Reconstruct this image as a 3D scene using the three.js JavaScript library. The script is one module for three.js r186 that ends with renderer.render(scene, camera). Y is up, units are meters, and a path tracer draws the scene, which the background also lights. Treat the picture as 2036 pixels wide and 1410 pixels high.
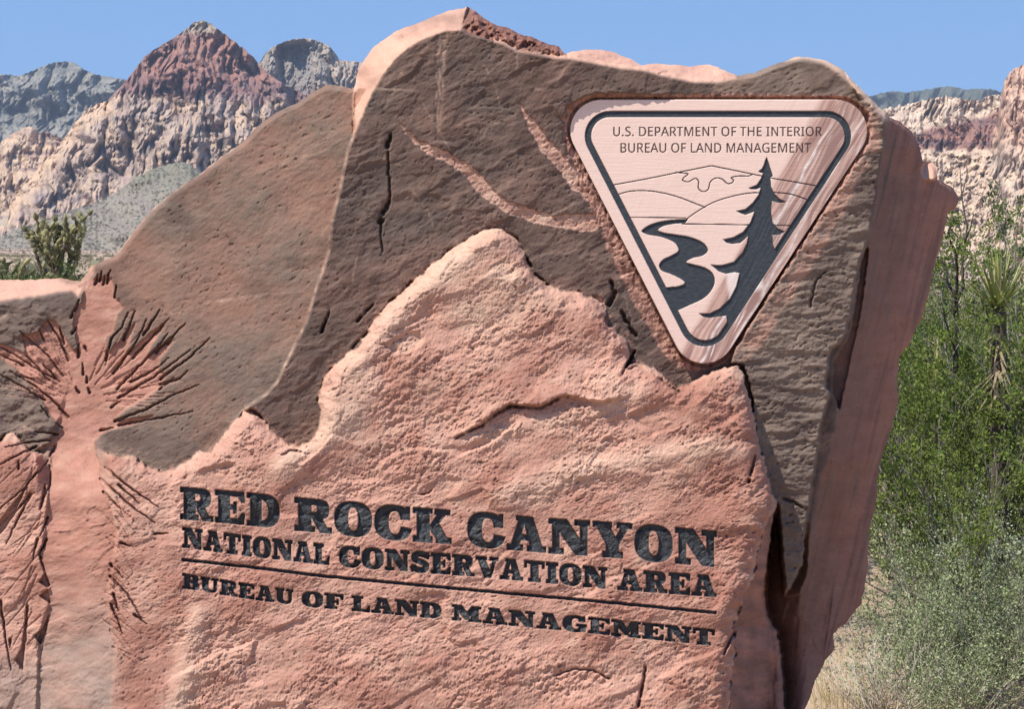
import * as THREE from 'three';

// ------------------------------------------------------------------ camera, sky, sun, exposure
const S = 0.0017, D = 4.8, CX = 1018, HY = 600, EYE = 1.6;      // metres per unit of the face's drawing at the boulder, distance to it, lens centre, horizon, eye height
const scene = new THREE.Scene();
const camera = new THREE.PerspectiveCamera(2 * Math.atan(705 * S / D) * 180 / Math.PI, 2036 / 1410, 0.1, 20000);
camera.position.set(0, EYE, D);
camera.lookAt(0, EYE, 0);
camera.setViewOffset(2036, 1410, 0, 105, 2036, 1410);            // a level camera whose lens is shifted down a little
const EXPOSURE = 1.7;
scene.fog = new THREE.FogExp2(new THREE.Color().setRGB(0.62, 0.74, 0.95), 0.00004);
const SUN = new THREE.Vector3(-0.42, 0.84, 0.37).normalize();
{
  const W = 512, H = 256, data = new Float32Array(W * H * 4);
  const mix = (a, b, t) => a + (b - a) * Math.min(1, Math.max(0, t));
  for (let j = 0; j < H; j++) {
    const el = ((j + 0.5) / H - 0.5) * Math.PI;                   // row 0 is straight down
    for (let i = 0; i < W; i++) {
      const az = ((i + 0.5) / W - 0.5) * 2 * Math.PI;
      const d = [Math.cos(el) * Math.cos(az), Math.sin(el), Math.cos(el) * Math.sin(az)];
      let c;
      if (el >= 0) {
        const t = Math.pow(Math.sin(el), 0.55);
        c = [mix(0.205, 0.045, t), mix(0.358, 0.138, t), mix(0.59, 0.37, t)];
        const k = Math.max(0, d[0] * SUN.x + d[1] * SUN.y + d[2] * SUN.z);
        const halo = 0.12 * Math.pow(k, 8) + 0.35 * Math.pow(k, 60);
        c = c.map((v, n) => v + halo * [1, 0.97, 0.9][n]);
      } else c = [0.2, 0.16, 0.13];
      const o = (j * W + i) * 4;
      data[o] = c[0]; data[o + 1] = c[1]; data[o + 2] = c[2]; data[o + 3] = 1;
    }
  }
  const sky = new THREE.DataTexture(data, W, H, THREE.RGBAFormat, THREE.FloatType);
  sky.mapping = THREE.EquirectangularReflectionMapping;
  sky.magFilter = sky.minFilter = THREE.LinearFilter;
  sky.needsUpdate = true;
  scene.background = sky;
  scene.environment = sky;
}
const sun = new THREE.DirectionalLight(new THREE.Color().setRGB(1, 0.94, 0.85), 3.9);
sun.position.copy(SUN).multiplyScalar(30);
sun.castShadow = true;
sun.shadow.mapSize.set(4096, 4096);
Object.assign(sun.shadow.camera, { left: -12, right: 12, top: 12, bottom: -12, near: 1, far: 80 });
scene.add(sun, sun.target);
const renderer = new THREE.WebGLRenderer({ antialias: true });
renderer.toneMapping = THREE.LinearToneMapping;
renderer.toneMappingExposure = EXPOSURE;
renderer.shadowMap.enabled = true;
renderer.setSize(1024, 710);
document.body.appendChild(renderer.domElement);

// ------------------------------------------------------------------ helpers
let seed = 12345;
const rnd = () => { seed = (seed + 0x6d2b79f5) | 0; let t = Math.imul(seed ^ (seed >>> 15), 1 | seed); t = (t + Math.imul(t ^ (t >>> 7), 61 | t)) ^ t; return ((t ^ (t >>> 14)) >>> 0) / 4294967296; };
const rr = (a, b) => a + (b - a) * rnd();
const clamp = (x, a = 0, b = 1) => x < a ? a : x > b ? b : x;
const lerp = (a, b, t) => a + (b - a) * t;
const sstep = (a, b, x) => { const t = clamp((x - a) / (b - a)); return t * t * (3 - 2 * t); };
const PERM = new Uint8Array(1024), GX = new Float64Array(256), GY = new Float64Array(256);
{ const p = [...Array(256).keys()]; for (let i = 255; i > 0; i--) { const j = Math.floor(rnd() * (i + 1)); [p[i], p[j]] = [p[j], p[i]]; }
  for (let i = 0; i < 1024; i++) PERM[i] = p[i & 255];
  for (let i = 0; i < 256; i++) { const a = i / 256 * Math.PI * 2; GX[i] = Math.cos(a); GY[i] = Math.sin(a); } }
function noise(x, y) {                                            // gradient noise, about -0.7 .. 0.7
  const xf = Math.floor(x), yf = Math.floor(y), X = xf & 255, Y = yf & 255; x -= xf; y -= yf;
  const u = x * x * x * (x * (x * 6 - 15) + 10), v = y * y * y * (y * (y * 6 - 15) + 10);
  const A = PERM[X] + Y, B = PERM[X + 1] + Y, a = PERM[A], b = PERM[B], c = PERM[A + 1], d = PERM[B + 1];
  const n0 = GX[a] * x + GY[a] * y, n1 = GX[b] * (x - 1) + GY[b] * y, n2 = GX[c] * x + GY[c] * (y - 1), n3 = GX[d] * (x - 1) + GY[d] * (y - 1);
  return (n0 + (n1 - n0) * u) * (1 - v) + (n2 + (n3 - n2) * u) * v;
}
function fbm(x, y, o, g = 0.5) { let s = 0, a = 1; for (let i = 0; i < o; i++) { s += a * noise(x, y); x = x * 2.03 + 17.3; y = y * 2.03 + 9.1; a *= g; } return s; }
function ridged(x, y, o) { let s = 0, a = 1; for (let i = 0; i < o; i++) { s += a * (1 - Math.abs(noise(x, y)) * 2.2); x = x * 2.1 + 31.7; y = y * 2.1 + 5.3; a *= 0.5; } return s; }
const RH32 = (i, j, k) => { let h = Math.imul(i, 374761393) + Math.imul(j, 668265263) + Math.imul(k, 974634541); h = Math.imul(h ^ (h >>> 13), 1274126177); return ((h ^ (h >>> 16)) >>> 0) / 4294967296; };
function planes(x, y, k) {                                        // broken stone: each cell of a jumbled grid is a small plane of its own tilt and height
  x += 0.35 * noise(x * 1.7, y * 1.7 + k); y += 0.35 * noise(x * 1.7 + 40, y * 1.7 + k);
  const X = Math.floor(x), Y = Math.floor(y); let d1 = 9, d2 = 9, h1 = 0, h2 = 0;
  for (let j = -1; j < 2; j++) for (let i = -1; i < 2; i++) {
    const cx = X + i + RH32(X + i, Y + j, k), cy = Y + j + RH32(X + i, Y + j, k + 1), dx = x - cx, dy = y - cy, d = Math.sqrt(dx * dx + dy * dy);
    const h = (RH32(X + i, Y + j, k + 2) - 0.5) + dx * (RH32(X + i, Y + j, k + 3) - 0.5) * 2.4 + dy * (RH32(X + i, Y + j, k + 4) - 0.5) * 2.4;
    if (d < d1) { d2 = d1; h2 = h1; d1 = d; h1 = h; } else if (d < d2) { d2 = d; h2 = h; }
  }
  const t = sstep(0, 0.10, d2 - d1); return lerp((h1 + h2) / 2, h1, t);
}
const pts = (s) => s.trim().split(/\s+/).map((p) => p.split(',').map(Number));
function densify(p, step = 6, closed = true) {
  const out = [];
  for (let i = 0; i < p.length - (closed ? 0 : 1); i++) {
    const a = p[i], b = p[(i + 1) % p.length], n = Math.max(1, Math.ceil(Math.hypot(b[0] - a[0], b[1] - a[1]) / step));
    for (let k = 0; k < n; k++) out.push([lerp(a[0], b[0], k / n), lerp(a[1], b[1], k / n)]);
  }
  if (!closed) out.push(p[p.length - 1]);
  return out;
}
function rough(p, amp = 2, f = 0.08, closed = true) {             // a broken-stone edge
  return densify(p, 2.5, closed).map(([x, y]) => [x + amp * 2 * fbm(x * f + 3.1, y * f + 7.7, 3), y + amp * 2 * fbm(x * f + 91.1, y * f + 37.7, 3)]);
}
const at = (px, py, z) => { const k = S * (D - z) / D; return [(px - CX) * k, EYE - (py - HY) * k, z]; };   // a point of the face's drawing at depth z
const lin = (r, g, b) => [r, g, b];
const mixc = (a, b, t) => [a[0] + (b[0] - a[0]) * t, a[1] + (b[1] - a[1]) * t, a[2] + (b[2] - a[2]) * t];
const used = {};
const numbered = (n) => { const k = used[n] = (used[n] ?? -1) + 1; return k ? n + '_' + String(k).padStart(3, '0') : n; };
function tag(o, label, category, group, kind) { o.userData.label = label; if (category) o.userData.category = category; if (group) o.userData.group = group; if (kind) o.userData.kind = kind; return o; }
function thing(name, label, category, pos = [0, 0, 0], group) { const g = new THREE.Group(); g.name = numbered(name); g.position.set(...pos); scene.add(g); return tag(g, label, category, group); }
function part(name, geo, mat, parent) { const m = new THREE.Mesh(geo, mat); m.name = name; m.castShadow = m.receiveShadow = true; parent.add(m); return m; }
const vmat = (o = {}) => new THREE.MeshPhysicalMaterial({ color: 0xffffff, vertexColors: true, roughness: 0.92, metalness: 0, ...o });
function geom(pos, idx, col, nor) {
  const g = new THREE.BufferGeometry();
  g.setAttribute('position', new THREE.BufferAttribute(pos instanceof Float32Array ? pos : new Float32Array(pos), 3));
  if (idx) g.setIndex(new THREE.BufferAttribute(idx instanceof Uint32Array ? idx : new Uint32Array(idx), 1));
  if (col) g.setAttribute('color', new THREE.BufferAttribute(col instanceof Float32Array ? col : new Float32Array(col), 3));
  if (nor) g.setAttribute('normal', new THREE.BufferAttribute(nor, 3)); else g.computeVertexNormals();
  return g;
}

// rasters in the drawing's units: where each kind of surface lies on the stone
const PX0 = -320, PY0 = -30, RW = 2340, RH = 1640;
function blurred(m, w, h, r) {
  if (r < 1) return m;
  const t = new Float32Array(w * h);
  for (let pass = 0; pass < 2; pass++) {
    const n = 2 * r + 1;
    for (let y = 0; y < h; y++) { let s = 0; const o = y * w; for (let x = -r; x <= r; x++) s += m[o + clamp(x, 0, w - 1)]; for (let x = 0; x < w; x++) { t[o + x] = s / n; s += m[o + Math.min(w - 1, x + r + 1)] - m[o + Math.max(0, x - r)]; } }
    for (let x = 0; x < w; x++) { let s = 0; for (let y = -r; y <= r; y++) s += t[x + clamp(y, 0, h - 1) * w]; for (let y = 0; y < h; y++) { m[y * w + x] = s / n; s += t[x + Math.min(h - 1, y + r + 1) * w] - t[x + Math.max(0, y - r) * w]; } }
  }
  return m;
}
const sheet = document.createElement('canvas'); sheet.width = RW; sheet.height = RH;
function raster(draw, r = 0) {
  const c = sheet.getContext('2d');
  c.setTransform(1, 0, 0, 1, 0, 0); c.globalCompositeOperation = 'source-over'; c.clearRect(0, 0, RW, RH); c.translate(-PX0, -PY0); c.fillStyle = c.strokeStyle = '#fff'; c.lineCap = 'round'; c.lineJoin = 'round';
  draw(c);
  const d = c.getImageData(0, 0, RW, RH).data, m = new Float32Array(RW * RH);
  for (let i = 0; i < m.length; i++) m[i] = d[i * 4 + 3] / 255;
  return blurred(m, RW, RH, r);
}
const fillPoly = (c, p) => { c.beginPath(); p.forEach(([x, y], i) => i ? c.lineTo(x, y) : c.moveTo(x, y)); c.closePath(); c.fill(); };
function taper(c, p, w0, w1) {                                     // a stroke that narrows from w0 to w1
  const q = densify(p, 4, false);
  for (let i = 0; i < q.length - 1; i++) { c.lineWidth = lerp(w0, w1, i / (q.length - 1)); c.beginPath(); c.moveTo(...q[i]); c.lineTo(...q[i + 1]); c.stroke(); }
}
function sample(m, px, py) {
  const x = clamp(px - PX0 - 0.5, 0, RW - 1.001), y = clamp(py - PY0 - 0.5, 0, RH - 1.001), i = x | 0, j = y | 0, u = x - i, v = y - j, o = j * RW + i;
  return (m[o] * (1 - u) + m[o + 1] * u) * (1 - v) + (m[o + RW] * (1 - u) + m[o + RW + 1] * u) * v;
}

// ------------------------------------------------------------------ the great carved boulder
const OUT = [
  ...rough(pts('-300,545 -160,552 0,556 60,557 120,553 160,560 170,548 180,530 205,520 230,510 262,465 300,420 340,385 400,345 440,312 480,285 520,245 545,228 560,218 590,206 612,190 650,168 680,172 703,178'), 1.3, 0.06, false),
  ...rough(pts('706,168 716,130 730,112 745,92 790,61 850,38 890,22 930,14 945,22 965,38 985,50 1010,55 1030,66 1060,75 1090,88 1110,92 1123,107 1140,102 1175,98 1210,101 1250,116 1275,130 1300,126 1330,128 1370,132 1410,128 1440,140 1465,151 1500,145 1530,131 1560,122 1585,112 1610,115 1640,120 1670,135 1690,155 1710,175 1735,200'), 1.0, 0.06, false),
  ...rough(pts('1742,207 1760,225 1785,241 1805,256 1820,276 1829,300 1835,322 1850,322 1862,332 1864,358 1880,366 1897,375 1905,397 1900,413 1884,424 1878,450 1866,500 1853,545 1845,590 1831,631 1806,686 1786,712 1783,745 1785,800 1773,848 1762,882 1747,920 1742,999 1727,1054 1724,1136 1712,1198 1681,1239 1656,1260 1659,1287 1642,1311 1621,1353 1600,1410 1585,1500 1580,1590 -300,1590'), 1.5, 0.05, false),
];
const mOut = raster((c) => fillPoly(c, OUT));
const RIM = pts('-320,600 0,597 35,594 75,588 110,582 140,578 155,590 165,575 178,560 190,540');                     // front edge of the low shelf on the left
const CRACK = pts('700,178 704,268 692,300 676,380 660,440 655,500 640,545 630,570 610,640 585,690 565,730 552,760 530,785 505,800 490,812 478,822');   // where the main face ends against the left slab
const CREASE = pts('704,268 716,240 730,207 745,176 762,148 785,118 812,95 845,76 885,62 915,60');
const TOPEDGE = pts('915,60 940,68 975,78 1000,84 1030,100 1060,104 1100,112 1130,113 1180,122 1230,132 1275,136 1330,150 1380,160 1425,160 1460,154');
const LEFT = [...CRACK.slice(1), ...pts('465,838 440,870 415,900 408,902 375,918 350,934 320,938 292,960 270,1120 -330,1120 -330,500 150,500 300,330 540,110 706,110')];
const SHELF = [...RIM, ...pts('190,520 -330,520')];
const LOWLEFT = pts('-330,606 0,601 40,594 80,585 115,578 145,576 158,592 150,612 160,640 165,700 140,760 120,830 100,880 60,905 45,880 30,862 12,864 0,880 -330,900');
const SHOULDER = [...CREASE, ...pts('945,10 900,0 760,40 718,95 703,165 701,268')];
const RUBBLE = pts('918,58 932,10 1000,30 1110,80 1130,113 1100,113 1060,105 1030,100 1000,85 975,79 940,69');
const LUMPS = [...pts('1128,113 1180,123 1230,133 1275,137 1330,151 1380,161 1425,161 1455,155'), ...pts('1470,140 1400,110 1290,110 1200,80 1120,90')];
const PINK = pts('-330,880 0,880 14,864 32,862 48,884 62,900 100,905 150,905 200,900 240,907 265,908 290,925 320,938 350,934 375,915 398,896 410,902 418,902 440,870 465,838 480,818 500,814 517,823 540,855 566,876 595,889 620,875 634,855 640,830 633,800 641,760 656,735 690,705 716,690 736,650 760,615 800,578 850,534 900,494 950,464 985,450 1010,460 1030,476 1045,510 1060,545 1085,565 1120,580 1150,580 1166,592 1195,591 1206,612 1200,640 1226,660 1249,680 1250,710 1236,738 1262,722 1300,732 1342,770 1368,768 1386,754 1430,734 1465,725 1476,740 1482,770 1500,830 1506,870 1520,920 1535,980 1543,1003 1524,1043 1509,1085 1502,1136 1478,1184 1473,1215 1457,1246 1462,1291 1455,1336 1452,1377 1448,1420 1440,1600 -330,1600');
const PINKSIDE = pts('1543,1000 1534,1040 1532,1074 1527,1112 1518,1177 1522,1222 1542,1257 1551,1308 1557,1410 1555,1600 1400,1600 1415,1400 1430,1246 1460,1150 1480,1085 1510,1020');
const FACET = pts('1477,724 1450,722 1462,690 1512,610 1556,540 1610,455 1668,360 1706,300 1722,250 1700,180 1680,140 1720,180 1757,240 1759,262 1758,295 1747,345 1740,406 1728,470 1716,500 1706,525 1694,607 1680,669 1648,704 1642,772 1650,782 1632,850 1617,950 1610,992 1601,1050 1594,1122 1575,1157 1559,1184 1553,1122 1548,1050 1533,992 1521,950 1515,917 1504,876 1497,814 1490,762');
const SIDE = pts('1757,232 1762,237 1760,262 1760,295 1748,345 1741,406 1730,470 1726,494 1718,556 1710,625 1697,683 1683,745 1669,814 1645,917 1632,950 1618,1033 1606,1136 1590,1180 1559,1184 1545,1000 1500,1150 1500,1600 1700,1600 1960,420 1850,200');
const CREVICE = pts('1722,490 1712,520 1700,607 1689,665 1670,700 1658,720 1655,775 1662,800 1668,815 1683,745 1697,683 1710,625 1718,556 1726,494');
const BAND1 = pts('791,241 815,262 836,283 865,292 891,303 920,322 946,337 968,362 987,385 1012,400 1038,409 1070,421 1097,426 1140,427 1187,426 1187,458 1150,459 1114,454 1070,443 1028,430 1000,419 977,406 962,392 946,375 930,356 911,337 895,327 877,320 855,309 836,292 818,277 801,261');
const BAND2 = pts('1032,203 1056,234 1076,258 1097,282 1118,305 1138,327 1160,357 1180,385 1176,402 1138,378 1124,360 1111,340 1102,328 1094,320 1080,306 1069,292 1056,266 1045,241');
const TREE = pts('168,573 180,558 192,551 223,553 228,575 225,590 238,598 246,611 234,625 229,642 227,659 213,669 211,690 216,700 240,680 262,650 270,640 262,670 250,700 270,690 300,662 330,645 300,690 290,710 330,680 350,675 320,712 318,735 330,745 318,772 290,790 255,812 228,834 260,834 310,826 260,846 215,856 206,862 189,876 192,903 199,921 203,962 221,1014 233,1062 224,1136 214,1171 220,1229 233,1272 227,1342 220,1420 220,1600 70,1600 78,1267 91,1229 98,1205 100,1171 88,1133 79,1102 86,1085 93,1030 98,968 103,930 103,883 127,852 118,842 103,828 80,790 45,745 20,722 -20,700 -20,678 20,690 52,704 50,680 45,663 60,668 80,660 96,635 108,640 120,649 138,683 150,700 158,690 155,680 152,665 148,650 148,632 151,618 158,606 165,601');
const SPINES = `211,717 222,675 244,650 256,620|246,676 262,640 270,618|227,743 247,715 275,676 292,635|287,666 320,614|265,711 299,676 337,633|234,774 299,707 337,662|311,700 344,669 370,643|335,683 347,669|261,760 309,735 337,712|237,791 309,748 382,695|320,754 378,711 418,673|222,810 241,798|318,774 347,752|321,764 358,754 375,738|229,838 292,814 344,786 397,766|237,846 309,833 385,819|201,857 227,850
119,759 69,731 34,707 -10,684|48,728 0,704|127,748 93,704 41,659|100,757 52,704|119,760 86,724|91,797 45,769 -12,738|138,831 103,793 72,769 21,738|69,755 38,748|100,831 83,807|126,852 113,841|89,676 79,656|138,717 120,676 96,635|129,684 120,649|158,711 156,683|168,745 165,724|175,762 172,748|158,782 152,770|179,782 175,772
117,864 72,859|100,876 52,881 10,890|74,888 38,905 -10,930|100,908 110,885|38,932 38,917|96,917 62,955 45,975 -10,1020|62,982 20,1035 -10,1070|62,985 38,1030 14,1082|101,925 100,964 82,1009|96,1028 81,1067|76,1071 67,1112|94,1072 79,1102 89,1136|56,1205 52,1274 40,1330|3,1195 14,1281 24,1332|22,1270 20,1290
210,930 261,971 316,1009|200,952 261,1006 309,1040|206,978 241,1012|237,964 278,1002|309,1062 336,1060|241,1079 261,1085|220,1122 247,1150|220,1145 254,1182 285,1232|220,1200 234,1229 244,1260|227,1181 237,1215|268,1222 292,1242|180,570 182,552|190,566 196,545|199,560 203,540|208,566 209,548|214,564 217,545 223,536|160,570 178,559|230,592 232,566|150,618 160,595|142,632 148,618|146,664 152,652|170,690 174,700`
  .split(/[|\n]/).map(pts);
const WEDGES = ['79,1158 91,1138 101,1164 96,1170', '79,1185 97,1171 102,1202', '100,1218 94,1250 82,1282 68,1264 88,1248', '56,1196 52,1274 47,1334 31,1312 44,1290', '52,972 40,1000 14,1050 -10,1075 -10,1050 20,1010', '93,975 85,1008 79,1016 90,960'].map(pts);
const LEDGE = pts('905,872 930,858 959,845 972,836 980,826 1000,815 1014,806 1045,808 1076,811 1092,800 1107,793 1130,788 1160,794 1190,798 1230,796 1252,786 1270,778');
const LEDGE2 = pts('1195,782 1215,772 1240,752 1252,730 1262,716');
const CRACKS = ['779,265 774,280 771,292', '772,300 773,320 772,344 776,362 777,385', '777,385 772,405 757,440', '757,440 758,470 762,500', '1283,1325 1280,1350 1269,1404', '1100,1345 1140,1330 1180,1333 1210,1350', '655,615 648,640 640,660', '742,605 728,620 712,638', '700,690 735,660', '1045,510 1060,545 1090,568', '1610,610 1622,560 1640,540', '1556,990 1580,1000 1594,1010', '1248,735 1262,728 1280,732', '835,985 860,975', '905,872 930,858 959,845 980,826 1014,807', '1014,807 1045,808 1076,811 1107,793 1130,788', '1215,560 1222,585 1210,606', '1235,620 1250,645 1262,668', '1260,700 1250,722 1236,742', '1300,745 1330,768 1350,778', '1500,905 1494,940 1488,960', '1438,1300 1450,1275 1462,1255', '560,905 585,895 600,900'].map(pts);

const PLAQUE = (c, grow = 0, r = 62) => {                          // rounded triangle, point down
  const A = [1094, 198], B = [1776, 198], C = [1393, 784.5], g = grow, p = c;
  const off = (q, k) => q;                                         // corners of the triangle moved out by g
  const nl = [-0.891, 0.454], nr = [0.837, 0.547], nt = [0, -1];
  const meet = (p1, n1, p2, n2) => { const c1 = n1[0] * p1[0] + n1[1] * p1[1] + g, c2 = n2[0] * p2[0] + n2[1] * p2[1] + g, d = n1[0] * n2[1] - n1[1] * n2[0]; return [(c1 * n2[1] - c2 * n1[1]) / d, (n1[0] * c2 - n2[0] * c1) / d]; };
  const a = meet(A, nl, A, nt), b = meet(B, nt, B, nr), d = meet(C, nr, C, nl);
  p.beginPath(); p.moveTo((a[0] + b[0]) / 2, a[1]); p.arcTo(b[0], b[1], d[0], d[1], r); p.arcTo(d[0], d[1], a[0], a[1], r); p.arcTo(a[0], a[1], b[0], b[1], r); p.closePath();
};

// what was cut into it: heavy slab lettering, drawn in a unit box
const GLYPH = {};
{
  const R = (c, x, y, w, h) => c.fillRect(x, y, w, h), Pg = (c, s) => fillPoly(c, pts(s));
  const cut = (c, f) => { c.globalCompositeOperation = 'destination-out'; f(); c.globalCompositeOperation = 'source-over'; };
  const oval = (c, x, y, rx, ry, n = 2.5) => { c.beginPath(); for (let i = 0; i < 60; i++) { const a = i / 60 * 6.2832, C = Math.cos(a), s = Math.sin(a); c.lineTo(x + rx * Math.sign(C) * Math.abs(C) ** (2 / n), y + ry * Math.sign(s) * Math.abs(s) ** (2 / n)); } c.closePath(); c.fill(); };
  const g = (ch, w, f) => { GLYPH[ch] = [w, f]; };
  const bowl = (c, x0, y0, x1, y1) => { const m = (y0 + y1) / 2, k = (y1 - y0) * 0.5; c.beginPath(); c.moveTo(x0, y0); c.lineTo(x1 - k, y0); c.bezierCurveTo(x1 - k * 0.2, y0, x1, m - k * 0.55, x1, m); c.bezierCurveTo(x1, m + k * 0.55, x1 - k * 0.2, y1, x1 - k, y1); c.lineTo(x0, y1); c.closePath(); c.fill(); };
  g('R', 1.04, (c) => { R(c, 0.11, 0, 0.37, 1); R(c, 0, 0, 0.5, 0.17); R(c, 0, 0.82, 0.57, 0.18); bowl(c, 0.3, 0, 0.97, 0.6); Pg(c, '.4,.5 .74,.5 .9,.82 1.04,.82 1.04,1 .72,1 .5,.6'); cut(c, () => bowl(c, 0.47, 0.19, 0.64, 0.4)); });
  g('E', 0.94, (c) => { R(c, 0.1, 0, 0.37, 1); R(c, 0, 0, 0.9, 0.17); R(c, 0, 0.82, 0.9, 0.18); Pg(c, '.72,0 .92,0 .94,.34 .84,.34 .72,.17'); Pg(c, '.72,1 .92,1 .94,.64 .84,.64 .72,.82'); R(c, 0.4, 0.41, 0.22, 0.17); R(c, 0.58, 0.32, 0.1, 0.36); });
  g('D', 1.04, (c) => { R(c, 0, 0, 0.5, 0.17); R(c, 0, 0.83, 0.5, 0.17); bowl(c, 0.1, 0, 1.04, 1); cut(c, () => bowl(c, 0.46, 0.17, 0.68, 0.83)); });
  g('O', 1.04, (c) => { oval(c, 0.52, 0.5, 0.52, 0.52); cut(c, () => oval(c, 0.52, 0.5, 0.14, 0.34)); });
  g('C', 1.0, (c) => { oval(c, 0.52, 0.5, 0.52, 0.52); cut(c, () => { oval(c, 0.56, 0.5, 0.17, 0.34); Pg(c, '.66,.4 1.1,.4 1.1,.66 .9,.62 .66,.6'); Pg(c, '.97,-.1 1.2,-.1 1.2,.4 .97,.4'); }); R(c, 0.86, 0.0, 0.12, 0.4); });
  g('K', 1.06, (c) => { R(c, 0.1, 0, 0.36, 1); R(c, 0, 0, 0.54, 0.17); R(c, 0, 0.82, 0.54, 0.18); R(c, 0.6, 0, 0.43, 0.17); R(c, 0.64, 0.82, 0.42, 0.18); Pg(c, '.7,.1 .95,.1 .72,.42 .98,.9 .66,.9 .42,.56'); });
  g('A', 1.08, (c) => { Pg(c, '.36,0 .72,0 1.0,.9 .66,.9 .6,.7 .4,.7 .33,.9 .1,.9'); R(c, 0.26, 0, 0.42, 0.14); R(c, 0, 0.82, 0.44, 0.18); R(c, 0.56, 0.82, 0.52, 0.18); cut(c, () => Pg(c, '.49,.24 .56,.52 .42,.52')); });
  g('N', 1.14, (c) => { R(c, 0.1, 0, 0.2, 1); R(c, 0.86, 0, 0.2, 1); R(c, 0, 0, 0.46, 0.16); R(c, 0, 0.83, 0.42, 0.17); R(c, 0.72, 0, 0.42, 0.17); Pg(c, '.12,0 .5,0 1.06,.86 1.06,1 .74,1 .12,.14'); });
  g('Y', 1.08, (c) => { R(c, 0, 0, 0.52, 0.17); R(c, 0.66, 0, 0.42, 0.17); Pg(c, '.08,.1 .46,.1 .62,.42 .8,.1 1.0,.1 .72,.64 .72,.95 .36,.95 .36,.62'); R(c, 0.26, 0.82, 0.56, 0.18); });
  g('T', 0.96, (c) => { R(c, 0.3, 0, 0.36, 1); R(c, 0, 0, 0.96, 0.17); R(c, 0, 0, 0.13, 0.36); R(c, 0.83, 0, 0.13, 0.36); R(c, 0.18, 0.82, 0.6, 0.18); });
  g('I', 0.56, (c) => { R(c, 0.1, 0, 0.36, 1); R(c, 0, 0, 0.56, 0.17); R(c, 0, 0.82, 0.56, 0.18); });
  g('L', 0.9, (c) => { R(c, 0.1, 0, 0.36, 1); R(c, 0, 0, 0.56, 0.17); R(c, 0, 0.82, 0.88, 0.18); Pg(c, '.7,1 .88,1 .9,.58 .8,.58 .7,.82'); });
  g('S', 0.88, (c) => { c.lineWidth = 0.29; c.lineCap = 'butt'; c.beginPath(); c.moveTo(0.8, 0.27); c.bezierCurveTo(0.7, 0.06, 0.16, 0.06, 0.17, 0.3); c.bezierCurveTo(0.18, 0.54, 0.72, 0.44, 0.72, 0.7); c.bezierCurveTo(0.72, 0.95, 0.2, 0.95, 0.08, 0.7); c.stroke(); R(c, 0.74, 0, 0.12, 0.36); R(c, 0.02, 0.64, 0.12, 0.36); });
  g('V', 1.08, (c) => { Pg(c, '.08,.1 .44,.1 .66,.62 .82,.1 1.0,.1 .72,1 .4,1'); R(c, 0, 0, 0.52, 0.17); R(c, 0.66, 0, 0.42, 0.17); });
  g('B', 1.0, (c) => { R(c, 0, 0, 0.5, 0.17); R(c, 0, 0.83, 0.5, 0.17); bowl(c, 0.1, 0, 0.94, 0.54); bowl(c, 0.1, 0.44, 1.0, 1); cut(c, () => { bowl(c, 0.46, 0.16, 0.62, 0.38); bowl(c, 0.46, 0.6, 0.64, 0.84); }); });
  g('U', 1.06, (c) => { R(c, 0, 0, 0.54, 0.17); R(c, 0.64, 0, 0.42, 0.17); c.beginPath(); c.moveTo(0.1, 0.08); c.lineTo(0.46, 0.08); c.lineTo(0.46, 0.68); c.bezierCurveTo(0.46, 0.86, 0.76, 0.86, 0.76, 0.66); c.lineTo(0.76, 0.08); c.lineTo(0.96, 0.08); c.lineTo(0.96, 0.68); c.bezierCurveTo(0.96, 1.12, 0.1, 1.12, 0.1, 0.68); c.closePath(); c.fill(); });
  g('F', 0.92, (c) => { R(c, 0.1, 0, 0.37, 1); R(c, 0, 0, 0.9, 0.17); R(c, 0, 0.82, 0.6, 0.18); Pg(c, '.72,0 .9,0 .92,.38 .82,.38 .72,.17'); R(c, 0.4, 0.43, 0.22, 0.17); R(c, 0.58, 0.34, 0.1, 0.36); });
  g('M', 1.28, (c) => { R(c, 0, 0, 0.42, 0.17); R(c, 0.86, 0, 0.42, 0.17); R(c, 0.1, 0, 0.2, 1); R(c, 0.82, 0.1, 0.36, 0.9); R(c, 0, 0.82, 0.4, 0.18); R(c, 0.72, 0.82, 0.56, 0.18); Pg(c, '.12,0 .44,0 .66,.42 .86,0 1.1,0 .7,.9 .58,.9 .12,.2'); });
  g('G', 1.06, (c) => { oval(c, 0.52, 0.5, 0.52, 0.52); cut(c, () => { oval(c, 0.56, 0.5, 0.17, 0.34); Pg(c, '.66,.38 1.1,.38 1.1,.52 .66,.52'); Pg(c, '.99,-.1 1.2,-.1 1.2,.4 .99,.4'); }); R(c, 0.86, 0.0, 0.12, 0.38); R(c, 0.6, 0.5, 0.46, 0.16); R(c, 0.72, 0.5, 0.28, 0.46); });
}
const along = (p, x) => { for (let i = 1; i < p.length; i++) if (x <= p[i][0] || i === p.length - 1) return lerp(p[i - 1][1], p[i][1], (x - p[i - 1][0]) / (p[i][0] - p[i - 1][0])); };
const LINES = [
  { top: pts('360,968 500,980 640,994 800,1007 930,1017 1083,1030 1245,1040 1425,1056'), h: [65, 73], words: [['RED', 360, 557], ['ROCK', 586, 898], ['CANYON', 930, 1425]] },
  { top: pts('364,1048 500,1066 675,1085 905,1102 1105,1119 1228,1131 1425,1145'), h: [41, 43], words: [['NATIONAL', 364, 656], ['CONSERVATION', 675, 1207], ['AREA', 1228, 1424]] },
  { top: pts('364,1140 500,1162 601,1175 700,1184 899,1202 1160,1226 1421,1252'), h: [30, 33], words: [['BUREAU', 364, 584], ['OF', 601, 684], ['LAND', 700, 878], ['MANAGEMENT', 899, 1421]] },
];
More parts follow.
